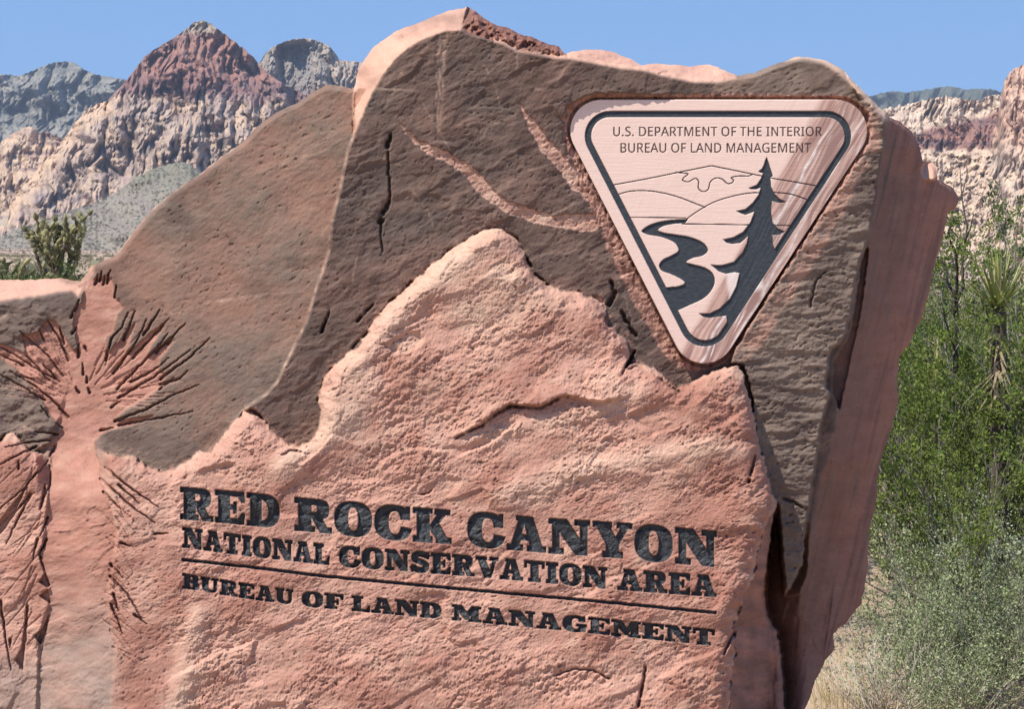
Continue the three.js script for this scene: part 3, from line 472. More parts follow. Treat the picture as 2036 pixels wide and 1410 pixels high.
  // the rest of the block behind the face: rings that draw in towards its back
  const ringIdx = [], rp = [], rc = [], ringOf = new Map();
  const cxm = 900, cym = 900;
  const ring = (n) => {
    let r = ringOf.get(n); if (r !== undefined) return r;
    r = rp.length / 3; ringOf.set(n, r);
    const px = GXY[n * 2], py = GXY[n * 2 + 1], z0 = P[n * 3 + 2];
    for (let k = 0; k < 6; k++) {
      const t = [0, 0.06, 0.25, 0.55, 0.85, 1][k], w = [0, 0.006, 0.03, 0.09, 0.2, 0.45][k];
      const zz = lerp(z0, Math.min(z0 - 0.1, -1.12), t) + (k ? 0.03 * noise(px * 0.01 + k, py * 0.01) : 0), [x, y, z] = at(lerp(px, cxm, w), lerp(py, cym, w), zz);
      rp.push(x, y, z); const g = 1 + 0.2 * noise(px * 0.05, py * 0.05 + k); rc.push(0.42 * g, 0.21 * g, 0.15 * g);
    }
    return r;
  };
  const wall = (a, b) => { const ra = ring(a), rb = ring(b); for (let k = 0; k < 5; k++) ringIdx.push(ra + k, rb + k, ra + k + 1, rb + k, rb + k + 1, ra + k + 1); backLoop.push([ra + 5, rb + 5]); };
  const backLoop = [];
  const K = (i, j) => i >= 0 && j >= 0 && i < nx - 1 && j < ny - 1 && keep[j * nx + i];
  for (let j = 0; j < ny - 1; j++) for (let i = 0; i < nx - 1; i++) {
    if (!K(i, j)) continue; const n = j * nx + i;
    if (!K(i, j - 1)) wall(n + 1, n); if (!K(i, j + 1)) wall(n + nx, n + nx + 1); if (!K(i - 1, j)) wall(n, n + nx); if (!K(i + 1, j)) wall(n + nx + 1, n + 1);
  }
  const bc = rp.length / 3; { const [x, y, z] = at(cxm, cym, -1.18); rp.push(x, y, z); rc.push(0.42, 0.21, 0.15); }
  for (const [a, b] of backLoop) ringIdx.push(a, b, bc);

  // normals over the whole face, then one mesh per part
  let tot = 0; for (const l of lists.values()) tot += l.length;
  const index = new Uint32Array(tot); { let k = 0; for (const l of lists.values()) for (let i = 0; i < l.length; i++) index[k++] = l[i]; }
  const whole = geom(P, index, C), NRM = whole.attributes.normal.array;
  const remap = new Int32Array(N).fill(-1);
  const piece = (l) => {
    const ids = [], idx = new Uint32Array(l.length);
    for (let i = 0; i < l.length; i++) { let r = remap[l[i]]; if (r < 0) { r = remap[l[i]] = ids.length; ids.push(l[i]); } idx[i] = r; }
    const p = new Float32Array(ids.length * 3), c = new Float32Array(ids.length * 3), nn = new Float32Array(ids.length * 3);
    ids.forEach((n, i) => { for (let k = 0; k < 3; k++) { p[i * 3 + k] = P[n * 3 + k]; c[i * 3 + k] = C[n * 3 + k]; nn[i * 3 + k] = NRM[n * 3 + k]; } remap[n] = -1; });
    return geom(p, idx, c, nn);
  };
  const boulder = thing('sign_boulder', 'huge carved red sandstone boulder with dark brown skin, engraved lettering and a carved joshua tree', 'boulder');
  const body = part('rock_body', piece(lists.get(0)), ROCK, boulder);
  part('rock_back', geom(rp, ringIdx, rc), ROCK, boulder);
  const tree = part('carved_joshua_tree', piece(lists.get(1)), ROCK, boulder);
  tree.userData.label = 'smooth pink joshua tree shape cut into the left of the boulder';
  for (let s = 1; s <= SPINES.length; s++) if (lists.has(10 + s)) part('carved_spine', piece(lists.get(10 + s)), ROCK, tree);
  const groups = ['large top line of engraved black lettering', 'middle line of engraved black lettering above the rule', 'lowest line of engraved black lettering under the rule'].map((l) => { const g = new THREE.Group(); g.name = 'lettering_line'; g.userData.label = l; boulder.add(g); return g; });
  letterNames.forEach(([n], i) => { const l = lists.get(1001 + i); if (!l) return; if (n < 3) part('letter', piece(l), PAINT, groups[n]); else part('engraved_rule', piece(l), PAINT, boulder); });
}

// ------------------------------------------------------------------ the triangular plaque set into the boulder
{
  const X0 = 1126, Y0 = 190, W = 612, H = 542, K = 2, w = W * K, h = H * K;
  const cv = document.createElement('canvas'); cv.width = w; cv.height = h; const c = cv.getContext('2d');
  const layer = (draw) => { c.setTransform(1, 0, 0, 1, 0, 0); c.globalCompositeOperation = 'source-over'; c.clearRect(0, 0, w, h); c.setTransform(K, 0, 0, K, -X0 * K, -Y0 * K); c.fillStyle = c.strokeStyle = '#fff'; c.lineJoin = 'round'; c.lineCap = 'butt'; draw(c); const d = c.getImageData(0, 0, w, h).data, m = new Float32Array(w * h); for (let i = 0; i < m.length; i++) m[i] = d[i * 4 + 3] / 255; return m; };
  const z = (s) => pts(s).map(([x, y]) => [1100 + x * 0.41852, 150 + y * 0.41844]);   // measured on an enlarged view of the plaque
  const smooth = (p, closed) => { const cu = new THREE.CatmullRomCurve3(p.map(([x, y]) => new THREE.Vector3(x, y, 0)), closed, 'centripetal'); return cu.getPoints(p.length * 8).map((v) => [v.x, v.y]); };
  const corner = (p, s) => { const out = []; let run = []; p.forEach((q, i) => { run.push(q); if (s.includes(i) || i === p.length - 1) { if (run.length > 2) out.push(...smooth(run, false)); else out.push(...run); run = [q]; } }); return out; };
  const pine = z('1013,388 1020,408 1030,440 1042,478 1031,490 1034,530 1048,562 1072,586 1106,602 1076,608 1038,598 1034,650 1042,702 1064,728 1100,742 1074,758 1040,760 1043,805 1057,842 1090,850 830,1235 800,1215 826,1170 822,1143 780,1148 740,1154 712,1148 690,1131 740,1132 790,1108 838,1062 868,1004 884,940 860,936 820,944 785,932 765,915 746,900 800,902 858,886 898,842 918,800 925,764 890,796 850,802 822,796 805,780 852,770 900,744 936,698 955,648 912,664 890,656 868,645 912,635 946,606 974,568 985,534 962,543 940,542 926,536 966,520 986,490 996,464 984,463 972,457 990,444 1000,424 1006,402');
  const river = [...smooth(z('640,684 560,687 490,699 440,720 419,741 445,756 520,771 580,800 594,832 560,856 520,876 503,900 512,926 560,946 608,970 624,986 600,1000 550,1006 480,1006'), false), ...z('480,1015 550,1145'), ...smooth(z('570,1128 640,1096 720,1056 756,1014 767,975 755,940 720,914 665,898 632,888 660,870 712,856 734,832 716,800 655,770 580,756 520,746 497,736 522,718 580,706 626,703'), false)];
  const lines = ['262,525 430,495 600,460 700,440 750,430 850,450 1000,481', '1035,489 1150,508 1262,528', '340,675 480,676 630,678', '610,706 760,708 950,711', '1030,713 1140,715'].map(z);
  const curves = ['580,461 640,470 622,484 614,498 640,506 676,490 690,506 688,534 698,548 716,553 735,542 746,506 770,489 800,493 826,514 846,512 856,500 845,487 880,479 930,478 946,470', '285,576 350,554 430,548 520,559 600,581 670,608 722,628', '606,704 670,656 760,604 850,575 930,560 978,557', '1036,555 1130,566 1216,596'].map((s) => smooth(z(s), false));
  const face = layer((c) => { PLAQUE(c, 0, 62); c.fill(); });
  const border = layer((c) => { PLAQUE(c, -29, 44); c.lineWidth = 12.5; c.stroke(); });
  const within = (c, f) => { c.save(); PLAQUE(c, -27, 46); c.clip(); f(); c.restore(); };
  const pineM = layer((c) => within(c, () => fillPoly(c, pine)));
  const id = new Int16Array(w * h), cover = new Float32Array(w * h), names = [];
  const put = (m, name, depth) => { names.push([name, depth]); const n = names.length; for (let i = 0; i < m.length; i++) if (m[i] > 0.02) { if (m[i] > 0.45 && !id[i]) id[i] = n; if (m[i] > cover[i]) cover[i] = m[i]; } };
  put(border, 'border_line', 0.005);
  put(pineM, 'pine_tree_relief', 0.005);
  put(layer((c) => within(c, () => fillPoly(c, river))), 'river_relief', 0.005);
  lines.forEach((p) => put(layer((c) => { c.lineWidth = 2.1; c.beginPath(); p.forEach((q) => c.lineTo(...q)); c.stroke(); }), 'ridge_line', 0.003));
  curves.forEach((p) => put(layer((c) => { c.lineWidth = 2.1; c.beginPath(); p.forEach((q) => c.lineTo(...q)); c.stroke(); }), 'ridge_line', 0.003));
  for (const [text, x0, x1, y0, y1] of [['U.S. DEPARTMENT OF THE INTERIOR', 1217, 1634, 252.5, 271], ['BUREAU OF LAND MANAGEMENT', 1231, 1612, 285, 303.5]]) {
    c.setTransform(1, 0, 0, 1, 0, 0); c.font = '100px sans-serif';
    const total = c.measureText(text).width, sx = (x1 - x0) / total, sy = (y1 - y0) / 71.5;
    let k = 0;
    for (const ch of text) {
      const x = c.measureText(text.slice(0, k)).width; k++;
      if (ch === ' ') continue;
      put(layer((c) => { c.translate(x0 + x * sx, y1); c.scale(sx, sy); c.font = '100px sans-serif'; c.fillText(ch, 0, 0); }), 'letter', 0.0015);
    }
  }
  const bl = (m, px, py) => { const x = clamp((px - X0) * K - 0.5, 0, w - 1.001), y = clamp((py - Y0) * K - 0.5, 0, h - 1.001), i = x | 0, j = y | 0, u = x - i, v = y - j, o = j * w + i; return (m[o] * (1 - u) + m[o + 1] * u) * (1 - v) + (m[o + w] * (1 - u) + m[o + w + 1] * u) * v; };
  const idAt = (px, py) => { const x = Math.floor((px - X0) * K), y = Math.floor((py - Y0) * K); return x < 0 || y < 0 || x >= w || y >= h ? 0 : id[y * w + x]; };
  const step = 0.9, nx = Math.floor(W / step), ny = Math.floor(H / step), N = nx * ny, P = new Float32Array(N * 3), C = new Float32Array(N * 3), inside = new Uint8Array(N);
  const pale = [0.77, 0.575, 0.49], mauve = [0.30, 0.18, 0.155], tan = [0.50, 0.29, 0.225], white = [0.86, 0.76, 0.70], black = [0.032, 0.040, 0.050];
  for (let j = 0; j < ny; j++) for (let i = 0; i < nx; i++) {
    const n = j * nx + i, px = X0 + i * step, py = Y0 + j * step, f = bl(face, px, py); inside[n] = f > 0.5 ? 1 : 0;
    // the stone's own slanting bands
    const q = (px - 1640) * 0.874 + (py - 200) * 0.486, along_ = -(px - 1640) * 0.486 + (py - 200) * 0.874;
    const warp = 10 * fbm(along_ * 0.008, q * 0.02, 2), Q = q + warp, width = 170;
    const band = sstep(-14, 2, Q) * (1 - 0.0 * sstep(width - 8, width + 14, Q));
    const st = fbm(Q * 0.11, along_ * 0.006, 4), st2 = fbm(Q * 0.35 + 50, along_ * 0.012, 3);
    let c0 = mixc(pale, tan, clamp(0.10 + 0.5 * st2 + 0.25 * fbm(px * 0.01, py * 0.06, 3)) * 0.35);
    c0 = mixc(c0, mixc(tan, mauve, clamp(0.45 + 1.3 * st + sstep(15, 40, Q) * 0.45)), band * clamp(0.85 + 0.5 * st));
    c0 = mixc(c0, white, band * sstep(0.34, 0.55, st2) * 0.7);
    const vein = Math.exp(-(((Q - 34 - 7 * noise(along_ * 0.02, 3)) / 2.6) ** 2)) * sstep(20, 60, along_) + Math.exp(-(((Q - 78 - 5 * noise(along_ * 0.02, 8)) / 3) ** 2)) * 0.8;
    c0 = mixc(c0, white, clamp(vein) * 0.85 * clamp(0.75 + noise(along_ * 0.05, 1)));
    c0 = mixc(c0, white, sstep(420, 300, Math.abs(Q - 30) * 8 + Math.abs(along_ - 385) * 6) * 0.7);
    const cov = bl(cover, px, py), nid = idAt(px, py), depth = nid ? names[nid - 1][1] : 0.004;
    const zz = plaqueZ((px - CX) * S) - cov * depth + (cov > 0.5 ? 0.0004 * fbm(px * 0.15, py * 0.15, 2) : 0.0003 * fbm(px * 0.02, py * 0.3, 2)) - 0.004 * (1 - sstep(0.5, 1, f)) ;
    const [x, y, zz2] = at(px, py, zz); P[n * 3] = x; P[n * 3 + 1] = y; P[n * 3 + 2] = zz2;
    const t = sstep(0.15, 0.7, cov), txt = nid && names[nid - 1][0] === 'letter', b = txt ? [0.065, 0.045, 0.04] : mixc(black, [0.07, 0.075, 0.08], clamp(0.25 + st2 * band + 0.6 * noise(px * 0.09, py * 0.2)));
    for (let k = 0; k < 3; k++) C[n * 3 + k] = lerp(c0[k], b[k], t);
  }
  const lists = new Map(), wallI = [], wp = [], wc = [];
  const K4 = (i, j) => i >= 0 && j >= 0 && i < nx - 1 && j < ny - 1 && inside[j * nx + i] && inside[j * nx + i + 1] && inside[(j + 1) * nx + i] && inside[(j + 1) * nx + i + 1];
  const wall = (a, b) => { const o = wp.length / 3; for (const n of [a, b]) { const x = P[n * 3], y = P[n * 3 + 1], zf = P[n * 3 + 2], r = (D - zf + 0.11) / (D - zf) * 0.9985; wp.push(x, y, zf, x * 1, y * 1, zf - 0.11); void r; for (let k = 0; k < 2; k++) wc.push(0.42, 0.25, 0.19); } wallI.push(o, o + 2, o + 1, o + 2, o + 3, o + 1); };
  for (let j = 0; j < ny - 1; j++) for (let i = 0; i < nx - 1; i++) {
    if (!K4(i, j)) continue;
    const n = j * nx + i, nid = idAt(X0 + (i + 0.5) * step, Y0 + (j + 0.5) * step);
    let l = lists.get(nid); if (!l) lists.set(nid, l = []);
    l.push(n, n + nx, n + 1, n + 1, n + nx, n + nx + 1);
    if (!K4(i, j - 1)) wall(n + 1, n); if (!K4(i, j + 1)) wall(n + nx, n + nx + 1); if (!K4(i - 1, j)) wall(n, n + nx); if (!K4(i + 1, j)) wall(n + nx + 1, n + 1);
  }
  const piece = (l) => { const map = new Map(), idx = [], p = [], cc = []; for (const n of l) { let r = map.get(n); if (r === undefined) { r = map.size; map.set(n, r); p.push(P[n * 3], P[n * 3 + 1], P[n * 3 + 2]); cc.push(C[n * 3], C[n * 3 + 1], C[n * 3 + 2]); } idx.push(r); } return geom(p, idx, cc); };
  const plaque = thing('emblem_plaque', 'pale pink triangular sandstone plaque with black pine tree and river emblem, set into the boulder', 'sign');
  const polished = vmat({ roughness: 0.75, specularIntensity: 0.3 });
  part('stone_slab', piece(lists.get(0)), polished, plaque);
  part('slab_edge', geom(wp, wallI, wc), ROCK, plaque);
  names.forEach(([name], i) => { const l = lists.get(i + 1); if (l) part(name, piece(l), name === 'letter' ? polished : PAINT, plaque); });
}

// ------------------------------------------------------------------ ground and mountains
const far = (px, py, d) => { const k = S * d / D; return [(px - CX) * k, EYE - (py - HY) * k, D - d]; };
const groundY = (x, z) => {
  const d = Math.hypot(x, z - D), ahead = sstep(-0.2, 0.3, (D - z) / Math.max(d, 0.1)), slope = lerp(0.036, 0.0145, sstep(-0.3, 0.28, x / Math.max(d, 1)));
  let h = ahead * slope * Math.max(0, d - 9) + 1.35 * Math.exp(-((x + 5.6) ** 2 / 14 + (z + 11.5) ** 2 / 22));
  h -= 0.78 * sstep(0.7, 1.9, x - 0.35 * (z + 1)) * sstep(0.2, -1.5, z) * sstep(45, 14, d);
  h += sstep(5, 12, d) * (0.10 * fbm(x * 0.25, z * 0.25, 3) + (d > 60 ? 0.02 * Math.min(d, 800) * 0.1 * fbm(x * 0.01, z * 0.01, 3) : 0)) + 0.012 * fbm(x * 2, z * 2, 3);
  return h;
};
{
  const pos = [], col = [], idx = [], NA = 360, radii = [0]; let r = 0.35; while (r < 11000) { radii.push(r); r *= r < 14 ? 1.035 : 1.09; }
  for (let j = 0; j < radii.length; j++) for (let i = 0; i < NA; i++) {
    const a = i / NA * Math.PI * 2, x = 0.8 + radii[j] * Math.cos(a), z = -1 + radii[j] * Math.sin(a);
    pos.push(x, groundY(x, z), z);
    const n = fbm(x * 0.6, z * 0.6, 4), f = fbm(x * 6, z * 6, 2), d = Math.hypot(x, z - D);
    let c = mixc([0.36, 0.27, 0.20], [0.44, 0.33, 0.23], clamp(0.5 + n)); c = mixc(c, [0.28, 0.20, 0.15], clamp(0.3 * f + 0.1)); c = mixc(c, [0.34, 0.25, 0.22], sstep(100, 900, d) * 0.7);
    col.push(...c);
  }
  for (let j = 0; j < radii.length - 1; j++) for (let i = 0; i < NA; i++) { const a = j * NA + i, b = j * NA + (i + 1) % NA, c = a + NA, d = b + NA; idx.push(a, b, c, b, d, c); }
  const g = new THREE.Mesh(geom(pos, idx, col), vmat({ roughness: 1, specularIntensity: 0.1 })); g.name = 'ground'; g.receiveShadow = true; scene.add(g); tag(g, 'sandy desert ground rising gently towards the mountains', null, null, 'structure');
}
const MOUNTAIN = vmat({ roughness: 1, specularIntensity: 0.05 });
function mountain(name, label, o) {
  const X = []; for (let x = o.x0; x < o.x1 + o.step * 5; x += o.step * (x < -80 || x > 2120 || (x > 840 && x < 1660) ? 5 : 1)) X.push(x);   // coarser where the boulder or the frame hides it
  const nx = X.length - 1, pos = [], col = [], idx = [];
  let ny = 0;
  for (let i = 0; i <= nx; i++) ny = Math.max(ny, Math.ceil((o.base - along(o.top, X[i])) / o.step));
  for (let j = -3; j <= ny; j++) for (let i = 0; i <= nx; i++) {
    const px = X[i], top = along(o.top, px) + (o.jag ?? 2.5) * fbm(px * 0.11, o.d * 0.01, 3) * 2, t = Math.max(0, j) / ny, py = lerp(top, o.base, t);
    const q = o.at(px, py, t, top);
    let d = o.d + (1 - t) * o.lean - q.r;
    let p = far(px, py, d);
    if (j < 0) p = far(px, top - j * 9, d - j * o.d * 0.06);        // the far side falls away
    pos.push(...p); col.push(...q.c);
  }
  const w = nx + 1;
  for (let j = 0; j < ny + 3; j++) for (let i = 0; i < nx; i++) { const a = j * w + i, b = a + 1, c = a + w, d = c + 1; idx.push(a, c, b, b, c, d); }
  const m = new THREE.Mesh(geom(pos, idx, col), MOUNTAIN); m.name = name; m.castShadow = m.receiveShadow = true; scene.add(m);
  tag(m, label, null, null, 'structure');
  return m;
}
const ROCKC = { cream: [0.43, 0.325, 0.245], warm: [0.54, 0.375, 0.25], red: [0.23, 0.115, 0.095], rust: [0.31, 0.165, 0.125], purple: [0.165, 0.105, 0.105], streak: [0.12, 0.10, 0.095], bush: [0.075, 0.085, 0.055], grey: [0.19, 0.185, 0.165], scree: [0.30, 0.26, 0.215] };
const ribs = (px, py, o, k = 1) => {
  const w = 16 * fbm(px * 0.012 + o, py * 0.02, 2) + 3 * noise(px * 0.05, py * 0.06 + o), X = (px + w) * k;
  const patch = sstep(-0.3, 0.35, fbm(px * 0.014 + o, py * 0.016, 2));
  const gully = -Math.pow(Math.abs(noise(X * 0.030 + o, py * 0.009)) * 2, 0.7) - 0.55 * Math.pow(Math.abs(noise(X * 0.085 + o, py * 0.024)) * 2, 0.8) * patch;
  const q = py * 0.045 * k + 1.1 * fbm(px * 0.018 + o, py * 0.02, 3), f = q - Math.floor(q), ledge = Math.floor(q) + sstep(0.5, 1, f);
  return { a: -0.95 * gully + 1.1 * fbm(X * 0.0115 + o, py * 0.010, 2), b: 0.6 * fbm(X * 0.10 + o, py * 0.038 * k, 4, 0.62) + 0.25 * fbm(px * 0.05 + o, py * 0.07, 4, 0.6), e: fbm(X * 0.26 + o, py * 0.11, 3, 0.65), s: fbm(px * 0.006 + o, py * 0.11, 3), l: ledge, p: patch };
};
mountain('grey_mountain', 'distant grey green mountain ridge at the far left', { x0: -1700, x1: 420, base: 620, step: 2.4, d: 5200, lean: 1500, jag: 2, top: pts('-1800,330 -1500,250 -1250,205 -1000,230 -800,180 -600,205 -450,160 -300,190 -200,165 -100,148 0,148 45,150 75,136 110,123 145,123 165,136 190,148 215,152 250,158 300,175 420,260'),
  at(px, py, t) { const g = ribs(px * 0.7, py, 3.3), sp = noise(px * 0.33, py * 0.37) + 0.6 * noise(px * 0.7, py * 0.7); let c = mixc([0.17, 0.165, 0.15], [0.31, 0.28, 0.24], clamp(0.3 + g.b * 1.2 + g.s)); c = mixc(c, ROCKC.bush, clamp(0.15 + sp * 1.2)); return { r: 200 * g.a + 80 * g.b + 26 * sp + 26 * g.l, c }; } });
mountain('cream_ridge', 'low pale cream rock ridge at the left edge below the grey mountain', { x0: -900, x1: 240, base: 615, step: 2, d: 3300, lean: 500, top: pts('-1000,590 -700,520 -450,430 -300,380 -180,330 -60,310 0,286 20,268 45,256 60,250 80,264 100,262 130,280 160,330 240,420'),
  at(px, py, t) { const g = ribs(px, py, 9.1); let c = mixc(ROCKC.warm, ROCKC.cream, clamp(0.5 + g.b)); c = mixc(c, ROCKC.purple, clamp(g.s * 1.2 + 0.55 * noise(px * 0.05, py * 0.05) + sstep(60, 110, px) * 0.3)); c = mixc(c, ROCKC.streak, clamp(0.9 * g.e - 0.1)); c = mixc(c, ROCKC.scree, sstep(400, 470, py)); return { r: 60 * g.a + 30 * g.b + 8 * g.e + 16 * g.l, c }; } });
mountain('dome_mountain', 'grey domed sandstone mountain right of the red peak', { x0: 470, x1: 1750, base: 610, step: 1.8, d: 3900, lean: 700, jag: 1.6, top: pts('440,220 500,150 517,124 530,104 545,92 560,85 575,80 590,77 620,77 640,84 655,92 668,106 676,120 700,122 725,124 780,140 870,180 1000,170 1150,215 1350,200 1500,250 1750,270'),
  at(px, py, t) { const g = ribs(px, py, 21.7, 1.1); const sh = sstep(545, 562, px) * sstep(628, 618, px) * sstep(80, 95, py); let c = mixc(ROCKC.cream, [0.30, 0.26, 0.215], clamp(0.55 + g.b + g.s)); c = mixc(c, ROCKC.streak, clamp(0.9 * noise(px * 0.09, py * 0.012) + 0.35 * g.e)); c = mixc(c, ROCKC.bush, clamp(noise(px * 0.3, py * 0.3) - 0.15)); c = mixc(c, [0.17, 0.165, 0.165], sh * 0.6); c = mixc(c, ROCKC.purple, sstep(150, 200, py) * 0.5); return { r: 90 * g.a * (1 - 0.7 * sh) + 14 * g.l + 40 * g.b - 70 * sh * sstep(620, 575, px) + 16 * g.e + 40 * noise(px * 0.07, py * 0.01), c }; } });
mountain('red_peak', 'pointed red banded sandstone peak with cream cliffs below at upper left', { x0: -420, x1: 1000, base: 615, step: 1.7, d: 3000, lean: 650, jag: 1.8, top: pts('-500,612 -300,560 -100,500 0,424 40,380 80,332 110,300 130,272 150,245 170,221 192,208 215,200 235,178 255,157 272,134 290,111 310,97 330,85 350,73 365,62 378,51 390,43 405,40 420,47 440,62 455,74 480,92 505,114 520,134 540,150 565,168 600,185 700,230 800,300 1000,470'),
  at(px, py, t, top) {
    const g = ribs(px, py, 5.5), edgeY = 192 + 34 * noise(px * 0.017, 2) + 22 * noise(px * 0.07, 4) + 18 * g.e + (px > 420 ? (px - 420) * 0.14 : 0), band = fbm(px * 0.004, py * 0.16 + px * 0.01, 3);
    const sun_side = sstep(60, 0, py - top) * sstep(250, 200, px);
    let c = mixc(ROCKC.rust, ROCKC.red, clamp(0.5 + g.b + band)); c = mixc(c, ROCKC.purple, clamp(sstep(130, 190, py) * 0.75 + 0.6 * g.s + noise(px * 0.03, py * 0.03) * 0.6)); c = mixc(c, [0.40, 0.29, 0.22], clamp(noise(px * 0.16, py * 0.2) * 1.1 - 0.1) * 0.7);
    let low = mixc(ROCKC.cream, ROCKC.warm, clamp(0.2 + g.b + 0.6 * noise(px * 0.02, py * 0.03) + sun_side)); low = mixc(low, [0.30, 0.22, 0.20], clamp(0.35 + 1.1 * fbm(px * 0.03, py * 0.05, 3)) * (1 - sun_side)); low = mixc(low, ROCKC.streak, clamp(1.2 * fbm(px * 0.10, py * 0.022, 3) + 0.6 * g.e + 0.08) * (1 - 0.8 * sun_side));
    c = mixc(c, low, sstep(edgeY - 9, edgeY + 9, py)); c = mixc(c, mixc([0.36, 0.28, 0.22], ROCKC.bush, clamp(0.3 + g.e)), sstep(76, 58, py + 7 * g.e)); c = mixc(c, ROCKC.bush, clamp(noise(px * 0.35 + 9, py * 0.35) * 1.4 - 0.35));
    return { r: 95 * g.a * (1 - 0.6 * sun_side) + 34 * g.b + 10 * g.e + 17 * g.l + 12 * noise(px * 0.12, py * 0.1), c };
  } });
const slope1 = mountain('scrub_slope', 'grey green scrub covered foothill slope below the red peak', { x0: -500, x1: 1000, base: 625, step: 2.6, d: 1500, lean: 700, jag: 2, top: pts('-600,600 -300,530 -60,505 30,455 90,440 150,415 200,400 240,378 270,352 300,338 335,326 360,322 385,330 410,350 450,372 520,395 720,430 1000,520'),
  at(px, py) { const n = fbm(px * 0.02, py * 0.03, 4), e = noise(px * 0.4, py * 0.5); let c = mixc(ROCKC.scree, [0.25, 0.20, 0.19], clamp(0.5 + n)); c = mixc(c, [0.145, 0.145, 0.10], clamp(0.35 + 1.2 * e + sstep(400, 340, py) * 0.35)); return { r: 70 * fbm(px * 0.012, py * 0.014, 3) + 8 * e, c }; } });
mountain('dark_ridge', 'far dark forested mountain ridge at the right behind the cream cliffs', { x0: 1300, x1: 3700, base: 610, step: 3, d: 7000, lean: 1500, jag: 1.5, top: pts('1200,330 1500,240 1640,215 1700,198 1745,187 1770,181 1800,184 1840,178 1870,173 1885,171 1905,175 1920,178 1960,176 1990,182 2040,190 2150,182 2300,210 2700,180 3100,230 3700,330'),
  at(px, py) { const g = ribs(px, py, 13), e = noise(px * 0.5, py * 0.5); return { r: 200 * g.a + 50 * g.b, c: mixc([0.07, 0.085, 0.06], [0.15, 0.14, 0.115], clamp(0.25 + g.b + e * 0.8)) }; } });
mountain('cliff_wall', 'cream and red banded sandstone cliff wall at the right edge', { x0: 1450, x1: 3500, base: 615, step: 1.7, d: 2600, lean: 600, jag: 3, top: pts('1400,480 1500,330 1560,290 1660,250 1720,232 1760,216 1800,208 1850,196 1880,191 1910,196 1940,201 1960,192 1975,189 2000,184 2100,168 2300,150 2600,210 2900,190 3200,300 3500,420'),
  at(px, py) {
    const g = ribs(px, py, 31.3, 1.15), redTop = 258 - (px - 1850) * 0.26 + 12 * noise(px * 0.03, 7), redBot = 296 + 9 * noise(px * 0.04, 9), block = fbm(px * 0.05 + 3, py * 0.06, 3), bl2 = ridged(px * 0.035, py * 0.05, 2);
    let c = mixc(ROCKC.cream, [0.58, 0.46, 0.36], clamp(0.5 + block * 1.3)); c = mixc(c, ROCKC.streak, clamp(0.8 * fbm(px * 0.11, py * 0.03, 2) + 0.4 * g.e - 0.08));
    const r = sstep(redTop - 6, redTop + 6, py) * sstep(redBot + 6, redBot - 6, py); c = mixc(c, mixc(ROCKC.rust, ROCKC.purple, clamp(0.45 + g.b + g.s)), r);
    const low = sstep(redBot, redBot + 10, py); c = mixc(c, mixc([0.60, 0.46, 0.33], [0.40, 0.30, 0.25], clamp(0.45 - block * 1.2)), low * 0.8); c = mixc(c, ROCKC.bush, low * clamp(1.5 * noise(px * 0.17, py * 0.2) - 0.25)); c = mixc(c, [0.47, 0.34, 0.29], sstep(505, 530, py + 8 * block) * 0.85);
    return { r: (60 * g.a + 26 * g.b + 10 * g.e) * (1 - 0.5 * low) + 8 * g.l + low * (12 * bl2 + 18 * block + 7 * g.e) + 20 * low + 60 * sstep(480, 560, py), c };
  } });
mountain('tan_knob', 'rounded tan rock knob rising at the top right edge', { x0: 1972, x1: 2420, base: 610, step: 2, d: 2380, lean: 300, jag: 1.5, top: pts('1950,330 1972,270 1982,235 1988,196 1996,160 2008,142 2022,133 2036,130 2070,126 2110,138 2300,220 2420,420'),
  at(px, py) { const g = ribs(px, py, 44); let c = mixc([0.56, 0.38, 0.28], [0.46, 0.29, 0.215], clamp(0.5 + g.b + g.s)); c = mixc(c, mixc([0.58, 0.45, 0.33], [0.40, 0.30, 0.25], clamp(0.4 + g.b)), sstep(255, 330, py)); c = mixc(c, ROCKC.streak, clamp(g.e * 0.8 - 0.2)); return { r: 40 * g.a + 22 * g.b + 5 * g.e + 60 * Math.sin(clamp((px - 1985) / 100) * 1.57), c }; } });

// ------------------------------------------------------------------ plants
class Twigs {                                                      // collects thin three-sided branches
  constructor() { this.p = []; this.i = []; this.c = []; }
  line(q, r0, r1, c0, c1 = c0) {
    const n = q.length; let base = this.p.length / 3;
    for (let k = 0; k < n; k++) {
      const a = q[Math.max(0, k - 1)], b = q[Math.min(n - 1, k + 1)], d = [b[0] - a[0], b[1] - a[1], b[2] - a[2]], L = Math.hypot(...d) || 1; d[0] /= L; d[1] /= L; d[2] /= L;
      const s = Math.abs(d[1]) < 0.9 ? [0, 1, 0] : [1, 0, 0]; let u = [d[1] * s[2] - d[2] * s[1], d[2] * s[0] - d[0] * s[2], d[0] * s[1] - d[1] * s[0]]; const U = Math.hypot(...u); u = u.map((x) => x / U);
      const v = [d[1] * u[2] - d[2] * u[1], d[2] * u[0] - d[0] * u[2], d[0] * u[1] - d[1] * u[0]], r = lerp(r0, r1, k / (n - 1)), c = mixc(c0, c1, k / (n - 1));
      for (let m = 0; m < 3; m++) { const A = m * 2.0944, C = Math.cos(A) * r, W = Math.sin(A) * r; this.p.push(q[k][0] + u[0] * C + v[0] * W, q[k][1] + u[1] * C + v[1] * W, q[k][2] + u[2] * C + v[2] * W); this.c.push(...c); }
      if (k) for (let m = 0; m < 3; m++) { const a0 = base + (k - 1) * 3 + m, a1 = base + (k - 1) * 3 + (m + 1) % 3; this.i.push(a0, a1, a0 + 3, a1, a1 + 3, a0 + 3); }
    }
  }
  geo() { return geom(this.p, this.i, this.c); }
}
const BARK = vmat({ roughness: 0.9, specularIntensity: 0.2 });
